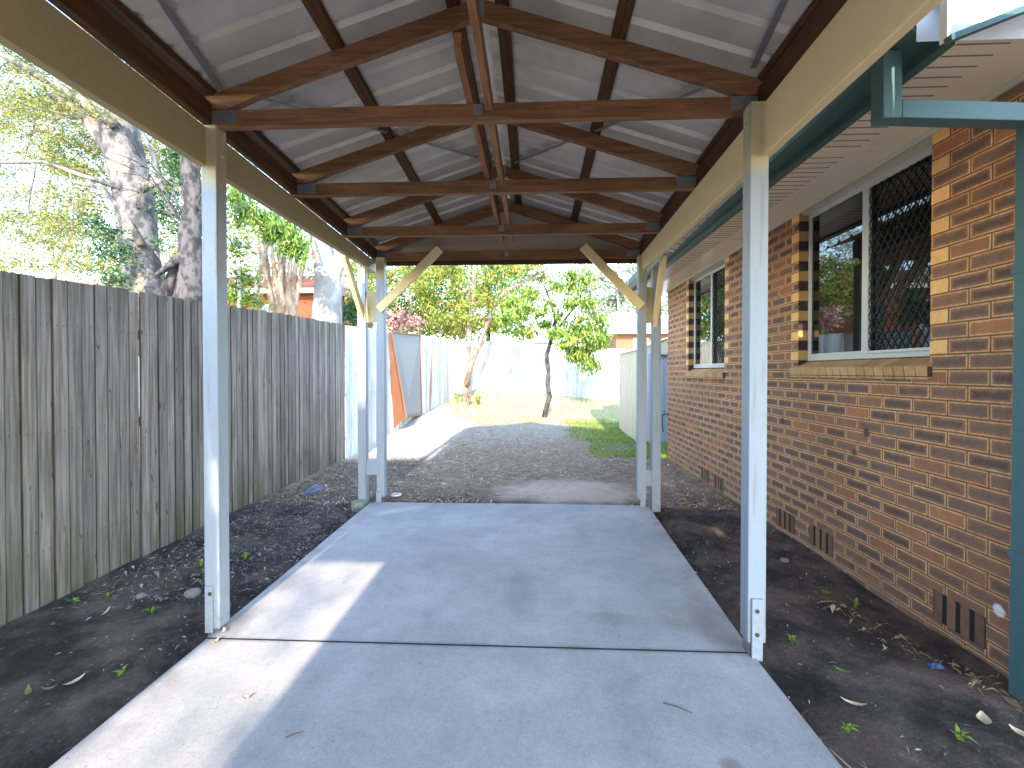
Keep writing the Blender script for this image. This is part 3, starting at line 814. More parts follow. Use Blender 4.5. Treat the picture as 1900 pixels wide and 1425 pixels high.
# garden shed
shed = empty('garden_shed', (2.9, 10.8, 0), 'small cream metal garden shed with a low gable roof behind the far right post', 'shed')
cm = paint('cream_shed_metal', (0.78, 0.64, 0.46), .45, .05, .15)
sx0, sx1, sy0, sy1 = 2.14, 3.7, 9.85, 11.75
MB().add([(sx0, sy0, -.03), (sx0, sy1, -.03), (sx0, sy1, 1.90), (sx0, sy0, 1.90)], [(0, 1, 2, 3)]).build('wall', cm, shed)
MB().add([(sx1, sy0, -.03), (sx1, sy1, -.03), (sx1, sy1, 1.90), (sx1, sy0, 1.90)], [(3, 2, 1, 0)]).build('wall', cm, shed)
for yy in (sy0, sy1):
    MB().add([(sx0, yy, -.03), (sx1, yy, -.03), (sx1, yy, 1.90), ((sx0 + sx1) / 2, yy, 2.18), (sx0, yy, 1.90)], [(0, 1, 2, 3, 4)]).build('end_wall', cm, shed)
MB().add([(sx0 - .04, sy0 - .04, 1.893), ((sx0 + sx1) / 2, sy0 - .04, 2.20), (sx1 + .04, sy0 - .04, 1.893), (sx0 - .04, sy1 + .04, 1.893), ((sx0 + sx1) / 2, sy1 + .04, 2.20), (sx1 + .04, sy1 + .04, 1.893)], [(0, 1, 4, 3), (1, 2, 5, 4)]).build('roof', cm, shed)
cr = MB()
for i in range(9): cr.box(sx0 - .012, sx0 - .001, sy0 + .1 + i * .21, sy0 + .13 + i * .21, -.02, 1.87)
cr.build('cladding_rib', cm, shed)

# leaning panels against the left fence
pan = empty('lattice_panel', (-2.9, 10.9, .15), 'grey lattice sheet leaning against the sunlit left fence', 'panel')
def quadpanel(root, name, A, Bp, C, D, mat, th=.02):
    A, Bp, C, D = map(Vector, (A, Bp, C, D)); n = (Bp - A).cross(D - A).normalized() * th
    vs = [A, Bp, C, D, A - n, Bp - n, C - n, D - n]
    return MB().add(vs, [(0, 1, 2, 3), (7, 6, 5, 4), (0, 4, 5, 1), (1, 5, 6, 2), (2, 6, 7, 3), (3, 7, 4, 0)]).build(name, mat, root)
m = Mat('grey_lattice', .8)
st = ((m.y * 9 + m.z * 9).fract() < .5) * 1.0 ; st2 = ((m.y * 9 - m.z * 9).fract() < .5) * 1.0
m.col(m.mix(st * .5 + st2 * .3, (0.36, 0.34, 0.31), (0.20, 0.18, 0.165)))
pD, pA, pB, pC = P(725, 617, 9.95), P(753, 775, 10.35), P(782, 768, 11.9), P(779, 622, 12.0)
quadpanel(pan, 'lattice_sheet', pA, pB, pC, pD, m.m, .015)
def edge(a, b): return MB().bar(a, b, .035, .035)
for a, b in ((pA, pD), (pA, pB), (pB, pC), (pD, pC)):
    edge(Vector(a) + Vector((.012, 0, .02)), Vector(b) + Vector((.012, 0, .0))).build('edge_strip', paint('tan_edge_timber', (0.30, 0.16, 0.09), .7), pan)
oa, ob, oc, od = P(722, 616, 9.85), P(721, 803, 10.15), P(751, 777, 10.30), P(727, 620, 9.93)
op = MB().add([oa, ob, oc, od], [(0, 1, 2, 3)])
o = op.build('orange_sheet', paint('orange_brown_sheet', (0.22, 0.085, 0.038), .7, .2, .4))  # flat orange piece filling the side gap under the lattice sheet
tag(o, 'orange brown sheet in the gap between the lattice sheet and the left fence', 'panel')
so_ = o.modifiers.new('t', 'SOLIDIFY'); so_.thickness = .02
o = MB().tube([P(797, 765, 13.0), P(801, 700, 13.1), P(808, 625, 13.3)], .03, 8).build('garden_pole', paint('rusty_pole_paint', (0.42, 0.22, 0.16), .7))
tag(o, 'thin rusty pole leaning on the left fence beyond the lattice sheet', 'pole')

# ------------------------------------------------------------------ neighbouring buildings
def simple_house(name, x0, x1, y0, y1, z0, ze, zr, wallm, roofm, label, wins, ov=.5, hip=1.5):
    h = empty(name, ((x0 + x1) / 2, (y0 + y1) / 2, z0), label, 'house')
    b = MB(); 
    b.add([(x0, y0, z0), (x1, y0, z0), (x1, y0, ze), (x0, y0, ze)], [(0, 1, 2, 3)])
    b.add([(x0, y1, z0), (x1, y1, z0), (x1, y1, ze), (x0, y1, ze)], [(3, 2, 1, 0)])
    b.add([(x0, y0, z0), (x0, y1, z0), (x0, y1, ze), (x0, y0, ze)], [(3, 2, 1, 0)])
    b.add([(x1, y0, z0), (x1, y1, z0), (x1, y1, ze), (x1, y0, ze)], [(0, 1, 2, 3)])
    b.build('wall', wallm, h)
    ym = (y0 + y1) / 2
    X0, X1, Y0, Y1 = x0 - ov, x1 + ov, y0 - ov, y1 + ov
    b = MB().add([(X0, Y0, ze), (X1, Y0, ze), (X1, Y1, ze), (X0, Y1, ze), (X0 + hip, ym, zr), (X1 - hip, ym, zr)], [(0, 1, 5, 4), (2, 3, 4, 5), (3, 0, 4), (1, 2, 5), (0, 3, 2, 1)])
    b.build('roof', roofm, h)
    MB().box(X0, X1, Y0 - .03, Y0 - .001, ze - .18, ze + .02).build('fascia', M['white'], h)
    for wx, wz, ww, wh in wins:
        f = MB().box(wx, wx + ww, y0 - .04, y0 - .002, wz, wz + wh).build('window', M['white'], h)
        MB().box(wx + .07, wx + ww - .07, y0 - .045, y0 - .0405, wz + .07, wz + wh - .07).build('pane', M['glass'], f)
    return h
def rooft(name, c):
    m = Mat(name, .7); st = ((m.z * 7).fract() < .25) * 1.0
    m.col(m.mix(st * .5, m.scale(c, m.noise(3, detail=4) * .5 + .7), (c[0] * .5, c[1] * .5, c[2] * .5))); return m.m
def bwall(name, c):
    m = Mat(name, .9); m.col(m.scale(c, m.noise(12, (1, 1, 3), 4) * .7 + .6)); return m.m
simple_house('neighbour_house', -16.5, -9.4, 20, 27, .8, 5.0, 6.4, bwall('orange_brick', (0.30, 0.085, 0.04)), rooft('red_tiles', (0.26, 0.09, 0.06)),
             'orange brick house with red tiled roof seen above the left fence beside the white trunk', [(-12.3, 3.2, 1.3, 1.2)])
simple_house('neighbour_house', -30, -15.0, 15.5, 24, .8, 4.1, 5.5, bwall('pink_brick', (0.52, 0.28, 0.20)), rooft('pale_pink_tiles', (0.36, 0.20, 0.15)),
             'house with pale pink tiled roof beyond the left fence at the far left', [])
simple_house('neighbour_house', 4.9, 16, 28, 36, .8, 3.85, 5.05, bwall('tan_brick', (0.30, 0.14, 0.075)), rooft('white_roof_sheets', (0.78, 0.76, 0.74)),
             'tan brick house with a white roof beyond the back fence on the right', [(5.9, 2.5, .9, .95), (8.0, 2.4, 1.5, 1.1)], ov=.6, hip=1.0)
h = empty('neighbour_shed', (-.5, 20, .8), 'low white skillion shed roof just showing over the back fence', 'shed')
MB().box(-1.3, 1.1, 19.6, 21.5, .8, 2.62).build('wall', M['white'], h)
MB().box(-1.45, 1.25, 19.4, 21.7, 2.64, 2.72).build('roof', paint('blue_white_roof', (0.62, 0.66, 0.75), .4), h)

# ------------------------------------------------------------------ trees
def leaves(mb, clumps, n, size, droop=0.3, asp=2.6, shell=0.35, rs=None):
    rs = rs or random
    tot = sum(c[1][0] * c[1][1] * c[1][2] for c in clumps)
    for c, rad in clumps:
        k = max(6, int(n * rad[0] * rad[1] * rad[2] / tot))
        c = Vector(c)
        for _ in range(k):
            g3 = [max(-1.7, min(1.7, rs.gauss(0, .52))) for _q in range(3)]
            p = c + Vector((g3[0] * rad[0], g3[1] * rad[1], g3[2] * rad[2]))
            ln = size * rs.uniform(.6, 1.35); wd = ln / asp
            ax = Vector((rs.gauss(0, 1), rs.gauss(0, 1), rs.gauss(0, .7) - droop * 2)).normalized()
            sd = ax.cross(Vector((rs.gauss(0, 1), rs.gauss(0, 1), rs.gauss(0, 1)))).normalized()
            nn = ax.cross(sd) * ln * .12
            mb.add([p, p + ax * ln * .45 + sd * wd * .5 + nn, p + ax * ln, p + ax * ln * .45 - sd * wd * .5 + nn], [(0, 1, 2, 3)])
def grow(mb, p, d, ln, r, depth, tips, rs, spread=.6, shrink=.68, n=6, grav=0.0, kids=(2, 3)):
    pts, rad = [p], [r]
    q = Vector(p); dd = Vector(d).normalized()
    segs = 4
    for i in range(segs):
        dd = (dd + Vector((rs.gauss(0, .12), rs.gauss(0, .12), rs.gauss(0, .08) - grav))).normalized()
        q = q + dd * ln / segs; pts.append(q.copy()); rad.append(r * (1 - .38 * (i + 1) / segs))
    mb.tube(pts, rad, n)
    if depth <= 0:
        tips.append(q); return
    for k in range(rs.randint(*kids)):
        ax = Vector((rs.gauss(0, 1), rs.gauss(0, 1), rs.gauss(0, .6))).normalized()
        nd = (dd + ax * spread).normalized()
        j = pts[rs.choice((2, 3, 4))] if k else q
        grow(mb, j, nd, ln * shrink * rs.uniform(.8, 1.2), rad[-1] * (.8 if k else .95), depth - 1, tips, rs, spread, shrink, max(4, n - 1), grav, kids)
def trunk_pts(px, Y):   # list of (x, y, radius_px)
    pts, rad = [], []
    for t in px:
        yy = Y + (t[3] if len(t) > 3 else 0)
        pts.append(P(t[0], t[1], yy)); rad.append(t[2] * yy / F_PX)
    return pts, rad
def tree(name, label, cat, bm, lm, trunks, clumps, nleaf, size, droop=.3, asp=2.6, group=None, grow_from=(), seed=1, wob=.12, tipleaf=None, shell=.35):
    rs = random.Random(seed)
    b0 = trunks[0][0][0]
    root = empty(name, (b0.x, b0.y, b0.z), label, cat, group)
    tb = MB(); tips = []
    for pts, rad in trunks: tb.tube(pts, rad, 12, wob=wob)
    for p, d, ln, r, dep, kw in grow_from: grow(tb, p, d, ln, r, dep, tips, rs, **kw)
    tb.build('trunk', bm, root, smooth=True)
    lb = MB()
    cl = [(c, r) for c, r in clumps]
    if tipleaf: cl += [(t, (tipleaf, tipleaf, tipleaf * .7)) for t in tips]
    random_state = rs
    leaves(lb, cl, nleaf, size, droop, asp, shell, rs)
    lb.build('crown', lm, root)
    return root
def cl(x, y, Y, rx, ry, rz=None):
    """clump given by photo position and pixel radii at depth Y"""
    k = Y / F_PX
    return (P(x, y, Y), (rx * k, (rz or rx) * k, ry * k))

# big mottled gum behind the left fence
rs0 = random.Random(3)
gp0, gr0 = trunk_pts([(272, 600, 40), (268, 540, 37), (262, 470, 33), (252, 390, 32), (240, 320, 32), (222, 250, 33), (205, 190, 33), (180, 110, 28), (160, 20, 24)], 9.0)
br1, bb1 = trunk_pts([(236, 330, 14), (205, 280, 13), (172, 232, 13), (150, 200, 9), (95, 178, 6)], 8.9)
br2, bb2 = trunk_pts([(215, 235, 10), (150, 185, 9), (90, 150, 8), (20, 110, 6), (-40, 80, 4)], 8.7)
br3, bb3 = trunk_pts([(262, 350, 9), (300, 335, 6), (330, 345, 4), (345, 372, 4), (362, 400, 3)], 8.8)
br4, bb4 = trunk_pts([(255, 230, 5), (285, 290, 4), (300, 345, 4), (315, 385, 4), (335, 410, 3)], 8.6)
br5, bb5 = trunk_pts([(225, 350, 5), (150, 325, 4), (80, 300, 3), (0, 302, 3)], 8.7)
br6, bb6 = trunk_pts([(262, 455, 7), (235, 400, 5), (190, 350, 4), (130, 335, 3)], 8.7)
twigs = []
for i in range(26):
    px, py = rs0.uniform(-20, 340), rs0.uniform(110, 470)
    twigs.append((P(px, py, rs0.uniform(8, 10.5)), Vector((rs0.uniform(-1, .6), rs0.uniform(-.4, .4), rs0.uniform(-.4, .3))), .9, .017, 2, dict(spread=.6, shrink=.7, n=4, grav=.02)))
cls = []
for i in range(190):
    x = rs0.uniform(-30, 370); y = rs0.uniform(90, 510)
    if 195 < x < 285 and 200 < y < 560 and rs0.random() < .75: continue
    cls.append(cl(x, y, rs0.uniform(8.8, 12), rs0.uniform(18, 50), rs0.uniform(8, 22)))
for x, y in ((20, 120), (60, 140), (100, 165), (140, 190), (170, 205), (195, 215), (30, 170), (80, 190)):
    cls.append(cl(x, y, 8.4, 26, 13))
wcl = [cl(rs0.uniform(-60, 700), rs0.uniform(120, 530), rs0.uniform(19, 24), rs0.uniform(25, 60), rs0.uniform(12, 28)) for _ in range(260)]
tree('wattle_tree', 'tall feathery pale olive tree filling the sky far beyond the left fence', 'tree', M['bark_pale'], leafmat('hazy_olive_leaves', [(0, (0.12, 0.14, 0.10)), (.5, (0.24, 0.25, 0.16)), (.8, (0.38, 0.36, 0.18)), (1, (0.40, 0.33, 0.30))]),
     [trunk_pts([(90, 620, 7), (100, 500, 6), (80, 400, 5), (95, 300, 4), (70, 200, 3)], 21), trunk_pts([(98, 500, 4), (150, 400, 3), (170, 330, 2.5), (210, 280, 2)], 21)],
     [c for c in wcl if c[0].x < -12], 30000, .20, .2, 3, seed=44)
tree('feathery_tree', 'pale feathery tree far behind the fence between the two left posts', 'tree', M['bark_pale'], M['leaf_grey'],
     [trunk_pts([(430, 620, 4), (440, 500, 3), (470, 420, 2)], 21)], [c for c in wcl if c[0].x >= -12], 16000, .20, .2, 3, seed=45)
tree('gum_tree', 'huge mottled gum tree with feathery yellow green foliage rising behind the left fence', 'tree', M['bark_gum'], M['leaf_fine'],
     [(gp0, gr0), (br1, bb1), (br2, bb2), (br3, bb3), (br4, bb4), (br5, bb5), (br6, bb6)], cls, 42000, .085, .2, 3.2, grow_from=twigs, seed=5, shell=.05, wob=.18)
# dark trunk close to the near left post, ivy-like dark leaves
dp0, dr0 = trunk_pts([(352, 600, 34), (356, 540, 26), (358, 490, 21), (352, 440, 20), (362, 380, 18), (350, 300, 16), (365, 240, 12)], 7.6)
dp1, dr1 = trunk_pts([(350, 470, 10), (325, 485, 9), (305, 500, 6), (290, 510, 4)], 7.5)
dp2, dr2 = trunk_pts([(300, 560, 12), (318, 520, 11), (335, 480, 9), (345, 455, 8)], 7.7)
dcl = [cl(x, y, 8.0, rx, ry) for x, y, rx, ry in ((335, 280, 26, 22), (318, 310, 22, 18), (345, 330, 24, 24), (310, 360, 22, 15), (330, 300, 20, 30), (360, 400, 20, 20), (300, 395, 20, 16), (200, 430, 26, 18), (170, 410, 22, 16), (225, 470, 24, 26), (215, 520, 28, 20), (185, 460, 20, 18), (345, 420, 26, 22), (290, 445, 14, 12))]
tree('dark_trunk_tree', 'dark rough barked tree with dark leaves just left of the near left post', 'tree', M['bark_dark'], M['leaf_dark'],
     [(dp0, dr0), (dp1, dr1), (dp2, dr2)], dcl, 2600, .085, .3, 2.4, seed=8,
     grow_from=[(P(352, 430, 7.6), Vector((rs0.uniform(-1, .4), 0, rs0.uniform(-.2, 1))), .7, .02, 2, dict(n=4)) for _ in range(7)], shell=.1)
# bright shrub right of near left post
tree('leafy_shrub', 'bright yellow green shrub above the left fence beside the near left post', 'shrub', M['bark_pale'], M['leaf_mango'],
     [trunk_pts([(440, 620, 5), (445, 560, 4), (442, 480, 3)], 9.5)],
     [cl(x, y, 9.6, rx, ry) for x, y, rx, ry in ((440, 545, 30, 22), (470, 560, 26, 16), (445, 505, 22, 20), (440, 460, 22, 24), (445, 400, 22, 22), (436, 370, 18, 16), (462, 520, 20, 14))], 1700, .10, .2, 2.4, seed=11)
# overhanging green branches in front of the pale trunk
tree('overhanging_tree', 'green tree whose leaf clusters hang below the left beam between the two left posts', 'tree', M['bark_pale'], M['leaf_green'],
     [trunk_pts([(470, 620, 6, 2), (478, 520, 5, 2), (500, 440, 4, 1), (520, 380, 4, 0), (500, 320, 3, 0)], 9.0)],
     [cl(x, y, 9.0, rx, ry) for x, y, rx, ry in ((520, 420, 30, 18), (545, 445, 22, 20), (490, 405, 28, 16), (460, 385, 26, 14), (535, 460, 18, 14), (560, 470, 12, 22), (500, 435, 22, 10), (440, 360, 22, 16))], 2100, .13, .8, 3.0, seed=12)
# multi stemmed orange shrub
os_ = []
for i, (x0, x1) in enumerate(((512, 470), (518, 500), (524, 515), (530, 545), (535, 560), (540, 580), (521, 530), (508, 485))):
    os_.append(trunk_pts([(x0, 620, 6), (x0 + (x1 - x0) * .2, 560, 5.5), (x0 + (x1 - x0) * .5, 500, 4.5), (x0 + (x1 - x0) * .8, 450, 3), (x1, 415, 1.5)], 10.5 + i * .05))
tree('many_stemmed_shrub', 'shrub with many orange brown stems above the fence left of the white trunk', 'shrub', M['bark_orange'], M['leaf_fine'], os_,
     [cl(x, y, 10.7, 26, 16) for x, y in ((480, 470), (505, 450), (460, 440), (470, 500), (545, 430), (560, 460), (575, 430))], 700, .08, .3, 3, seed=14,
     grow_from=[(P(x, y, 10.6), Vector((rs0.uniform(-1, 1), 0, 1)), .8, .02, 2, dict(n=4)) for x, y in ((505, 520), (525, 500), (540, 520), (515, 470), (550, 480))], shell=.1)
# white trunk
tree('white_gum_tree', 'thick smooth white trunk forking above the left fence near the far left posts', 'tree', M['bark_white'], M['leaf_fine'],
     [trunk_pts([(606, 640, 30), (608, 570, 27), (610, 520, 25), (602, 480, 21), (590, 430, 17), (585, 370, 15), (570, 300, 12)], 11.0),
      trunk_pts([(612, 540, 17), (622, 500, 15), (640, 460, 13), (655, 410, 11), (665, 350, 9)], 11.0)],
     [cl(x, y, 11, 40, 22) for x, y in ((560, 300), (600, 280), (680, 330), (630, 250))], 600, .12, .4, 3, seed=15)
tree('dark_shrub', 'dark green shrub over the fence directly left of the outer far left post', 'shrub', M['bark_dark'], M['leaf_dark'],
     [trunk_pts([(655, 640, 3), (658, 570, 2)], 12)], [cl(x, y, 12, rx, ry) for x, y, rx, ry in ((650, 580, 22, 20), (668, 560, 20, 22), (675, 590, 18, 18))], 900, .12, .3, 2.2, seed=16)
# row of trees beyond the back corner
tree('orange_tipped_tree', 'dense green tree with orange tips behind the left fence corner', 'tree', M['bark_pale'], M['leaf_mix'],
     [trunk_pts([(780, 640, 6), (785, 560, 4), (790, 500, 3)], 18)],
     [cl(x + rs0.uniform(-8, 8), y + rs0.uniform(-8, 8), 17.5 + rs0.uniform(-.8, 1), rs0.uniform(20, 30), rs0.uniform(16, 24)) for x in range(665, 850, 26) for y in (500, 530, 560, 585, 610) if not (x < 700 and y > 600)], 14000, .15, .3, 2.2, seed=17)
tree('pink_shrub', 'pinkish dry shrub on top of the left fence right of the far left posts', 'shrub', M['bark_orange'], M['leaf_pink'],
     [trunk_pts([(745, 640, 3), (745, 590, 2)], 15.2)], [cl(x, y, 15.2, 20, 12) for x, y in ((735, 600), (755, 590), (770, 600), (730, 585))], 700, .15, .2, 2.4, seed=18)
tree('back_tree', 'mid green leafy tree behind the back fence left of centre', 'tree', M['bark_dark'], M['leaf_mango'],
     [trunk_pts([(905, 650, 5), (908, 580, 4), (900, 500, 3)], 20)],
     [cl(x + rs0.uniform(-8, 8), y + rs0.uniform(-8, 8), 19.5 + rs0.uniform(-.8, 1), rs0.uniform(20, 30), rs0.uniform(16, 24)) for x in range(850, 985, 24) for y in (475, 505, 535, 562, 590, 612)], 9500, .17, .4, 2.4, seed=19)
tree('pale_gum_tree', 'distant pale olive gum trees above the white roofed house', 'tree', M['bark_pale'], M['leaf_grey'],
     [trunk_pts([(1150, 640, 4), (1148, 560, 3), (1140, 500, 2)], 42)],
     [cl(x + rs0.uniform(-8, 8), y + rs0.uniform(-8, 8), 42 + rs0.uniform(-2, 2), rs0.uniform(12, 22), rs0.uniform(9, 16)) for x in range(1085, 1270, 20) for y in (500, 530, 556, 575)], 9000, .36, .2, 2, seed=20, shell=.05)
# thin forked tree in the yard
a0, r0 = trunk_pts([(862, 752, 7), (864, 725, 6), (866, 690, 5), (869, 650, 5), (872, 600, 4.5), (880, 560, 4.5), (879, 520, 4), (882, 470, 3.5)], 15.2)
a1, r1 = trunk_pts([(866, 715, 5.5), (873, 680, 5), (890, 640, 4.5), (904, 600, 4.5), (918, 565, 4.5), (938, 540, 4.5), (962, 528, 4), (990, 512, 3), (1015, 500, 2)], 15.0)
a2, r2 = trunk_pts([(870, 630, 4), (862, 590, 3.5), (868, 540, 3), (872, 480, 2.5)], 15.3)
tree('forked_tree', 'slender tree with a straight stem and a pale arching stem against the back fence', 'tree', bark('stem_bark', (0.20, 0.15, 0.12), (0.36, 0.28, 0.22), 8), M['leaf_mix'],
     [(a0, r0), (a1, r1), (a2, r2)],
     [cl(x + rs0.uniform(-6, 6), y + rs0.uniform(-6, 6), 14.8 + rs0.uniform(-.6, 1.2), rs0.uniform(16, 26), rs0.uniform(11, 18)) for x, y in ((800, 560), (815, 590), (835, 605), (850, 585), (855, 560), (880, 590), (905, 520), (930, 500), (965, 500), (990, 490), (1005, 510), (900, 560), (845, 520), (830, 500), (925, 590), (890, 545), (950, 560), (800, 510), (780, 540))], 6500, .14, .6, 2.8, seed=21)
# twisted small tree
t0, q0 = trunk_pts([(1009, 780, 5), (1012, 762, 4.5), (1020, 735, 4.5), (1016, 712, 4), (1018, 690, 4), (1014, 660, 4), (1020, 640, 3.5), (1028, 620, 3.5), (1030, 590, 3), (1022, 560, 2.5), (1010, 530, 2)], 13.6)
t1, q1 = trunk_pts([(1028, 622, 3), (1050, 590, 2.5), (1075, 560, 2), (1085, 520, 1.5)], 13.6)
t2, q2 = trunk_pts([(1030, 640, 2.5), (1060, 630, 2), (1090, 640, 1.5)], 13.5)
tree('twisted_tree', 'small tree with a thin crooked trunk and drooping leaves before the back fence', 'tree', M['bark_dark'], M['leaf_mango'],
     [(t0, q0), (t1, q1), (t2, q2)],
     [cl(x + rs0.uniform(-4, 4), y + rs0.uniform(-4, 4), 13.4 + rs0.uniform(-.5, .7), rs0.uniform(13, 21), rs0.uniform(9, 16)) for x, y in
      ((950, 560), (960, 590), (975, 570), (990, 545), (1000, 580), (1010, 600), (1020, 560), (1035, 530), (1040, 580), (1050, 610), (1060, 560), (1065, 530), (1075, 590), (1080, 625), (1095, 600), (1090, 560), (1095, 640), (1105, 625), (1115, 615), (1070, 650), (1085, 660), (1060, 630), (1045, 640), (985, 610), (1030, 615), (1095, 670), (1120, 630), (1060, 510), (1085, 515), (1110, 590), (940, 590))], 6200, .15, 1.0, 2.8, seed=22)

# bromeliads and low plants at the foot of the forked tree
def rosette(name, base, n, ln, mat, label, cat='plant', group=None, w=.04, seed=0, lean=.6):
    rs = random.Random(seed); b = MB()
    for i in range(n):
        a = rs.uniform(0, 2 * math.pi); l = ln * rs.uniform(.6, 1.1); k = rs.uniform(.3, 1) * lean
        d = Vector((math.cos(a), math.sin(a), 0)); s_ = Vector((-math.sin(a), math.cos(a), 0)) * w * rs.uniform(.6, 1)
        p0 = Vector(base); p1 = p0 + d * l * .35 * k + Vector((0, 0, l * .55)); p2 = p0 + d * l * .9 * k + Vector((0, 0, l * (.9 - .4 * k)))
        b.add([p0 - s_ * .5, p0 + s_ * .5, p1 + s_ * .5, p2, p1 - s_ * .5], [(0, 1, 2, 4), (4, 2, 3)])
    o = b.build(name, mat)
    o.location = (0, 0, 0)
    return tag(o, label, cat, group)
def onground(x, y): return (x, y, zt(x, y) + .0)
rosette('strappy_plant', onground(-2.05, 14.6), 26, .55, M['leaf_pink'], 'pink brown strappy plant at the foot of the forked tree', seed=1, w=.06)
rosette('strappy_plant', onground(-1.75, 14.7), 22, .5, M['leaf_mango'], 'yellow green strappy plant right of the forked tree base', seed=2, w=.06)
rosette('strappy_plant', onground(-2.45, 14.9), 22, .45, M['leaf_green'], 'green strappy plant between the left fence and the forked tree', seed=3, w=.06)

# small weeds along the fence and the slab
wl = [(-2.95, 2.85, 'green weed at the fence foot nearest the camera on the left'), (-2.82, 2.95, 'second small weed from the camera along the left fence'), (-2.55, 3.45, 'tiny green weed in the dark soil left of the near left post'),
      (-2.35, 2.75, 'small weed in the soil between fence and near left post'), (-2.02, 2.18, 'bright weed close to the slab edge in the left foreground'), (-2.55, 1.9, 'small green sprout at the lower left corner of the soil'),
      (-2.3, 3.6, 'small weed among the leaf litter behind the near left post'), (1.30, 1.98, 'green weed beside the slab edge in the right foreground'), (1.22, 1.55, 'weed against the slab edge at the bottom right'),
      (1.72, 1.95, 'small sprout in the soil at the bottom right'), (1.42, 2.62, 'small weed just behind the near right post'), (2.05, 3.05, 'green weed in the leaf pile at the foot of the brick wall'), (1.95, 3.2, 'low weed at the far end of the leaf pile by the brick wall')]
for i, (x, y, lb) in enumerate(wl):
    rosette('weed', (x, y, zt(x, y) - .005), 12, .05 + .025 * random.random(), M['leaf_green'], lb, 'weed', 'weeds in the soil strips', w=.016, seed=30 + i, lean=1.1)

# grass patch (stuff) : short blades
def inpoly_far(x, y): return True
b = MB(); rs = random.Random(9)
for i in range(16000):
    x = rs.uniform(.1, 2.9); y = 8.0 + rs.random() ** 1.1 * 5.2
    if x > 2.1 and y > 9.7: continue
    e = noise.noise(Vector((x * .9, y * .9, 5)))
    if x < .9 + e * .7 + (y - 10) * -.05 or e < -.28: continue
    a = rs.uniform(0, 6.28); h = rs.uniform(.03, .085)
    d = Vector((math.cos(a), math.sin(a), 0)) * .006
    p = Vector((x, y, zt(x, y) - .005))
    b.add([p - d, p + d, p + Vector((rs.gauss(0, .025), rs.gauss(0, .025), h))], [(0, 1, 2)])
tag(b.build('grass', M['grass']), 'short green grass in the shade right of the yard', 'grass', kind='stuff')
b = MB()
for i in range(9000):
    x = rs.uniform(-2.4, 3.4); y = rs.uniform(12.6, 16.1)
    a = rs.uniform(0, 6.28); h = rs.uniform(.04, .10)
    d = Vector((math.cos(a), math.sin(a), 0)) * .009
    p = Vector((x, y, zt(x, y) - .005))
    b.add([p - d, p + d, p + Vector((rs.gauss(0, .03), rs.gauss(0, .03), h))], [(0, 1, 2)])
tag(b.build('dry_grass', leafmat('dry_grass_blades', [(0, (0.22, 0.24, 0.09)), (1, (0.5, 0.44, 0.26))])), 'sunlit dry grass in front of the back fence', 'grass', kind='stuff')

# leaf litter and twigs (stuff)
def litter(n, fn, seed, smin=.012, smax=.05, wds=(.10, .16, .3, .38)):
    rs = random.Random(seed); b = MB()
    k = 0
    while k < n:
        r = fn(rs)
        if r is None: continue
        x, y = r; k += 1
        z = zt(x, y) + rs.uniform(.0, .018)
        if -1.95 < x < 1.35 and y < 5.2: z = zt(x, y) + .004
        z += noise.noise(Vector((x * 1.9, y * 1.9, 0))) * 0.02 + noise.noise(Vector((x * 7, y * 7, 3))) * 0.010
        a = rs.uniform(0, 6.28); ln = rs.uniform(smin, smax) * (1 + rs.random() ** 6 * 1.2); wd = ln * rs.choice(wds)
        d = Vector((math.cos(a), math.sin(a), rs.gauss(0, .22))); s_ = Vector((-math.sin(a), math.cos(a), rs.gauss(0, .3)))
        p = Vector((x, y, z)); up_ = Vector((0, 0, ln * rs.uniform(.02, .25)))
        b.add([p - d * ln / 2, p + s_ * wd / 2 + up_, p + d * ln / 2, p - s_ * wd / 2 + up_], [(0, 1, 2, 3)])
    return b
def left_strip(rs):
    x = rs.uniform(-3.08, -1.80); y = 1.2 + rs.random() * 7
    dens = .22 if y < 2.9 else (.9 if y < 5.5 else .8)
    dens *= .55 + .9 * max(0, .5 + noise.noise(Vector((x * 2.2, y * 2.2, 9))))
    return (x, y) if rs.random() < dens else None
def right_strip(rs):
    x = rs.uniform(1.16, 2.28); y = 1.3 + rs.random() * 6.5
    dens = .16 if y < 3.2 else .55
    return (x, y) if rs.random() < dens else None
def yard(rs):
    x = rs.uniform(-3.1, 2.2); y = 5.12 + rs.random() ** 1.4 * 8
    e = ((x - .45) / 1.2) ** 2 + ((y - 5.8) / .7) ** 2
    if e < 1 and rs.random() < .94: return None
    if x < -1.75 and y > 7.7 and rs.random() < .93: return None
    return (x, y)
tag(litter(9000, left_strip, 1, .008, .035, (.1, .14, .2, .3)).build('leaf_litter', M['litter']), 'fine dry leaf litter on the dark soil strip by the left fence', 'leaf litter', kind='stuff')
def left_mulch(rs):
    x = rs.uniform(-3.05, -1.82); y = 2.75 + rs.random() * 5
    d_ = min(1, (y - 2.6) / 1.2) * (.35 + 1.1 * max(0, .5 + noise.noise(Vector((x * 1.7, y * 1.7, 4)))))
    return (x, y) if rs.random() < d_ else None
tag(litter(9000, left_mulch, 6, .012, .05, (.1, .15, .25)).build('dry_mulch', leafmat('grey_mulch', [(0, (0.045, 0.035, 0.03)), (.5, (0.11, 0.085, 0.068)), (.85, (0.20, 0.165, 0.14)), (1, (0.32, 0.28, 0.25))], .05)), 'pale grey leaf mulch spread beside the left fence beyond the near left post', 'leaf litter', kind='stuff')
tag(litter(3600, right_strip, 2, .008, .03, (.1, .14, .2, .3)).build('leaf_litter', M['litter']), 'sparse leaf litter on the soil strip by the brick wall', 'leaf litter', kind='stuff')
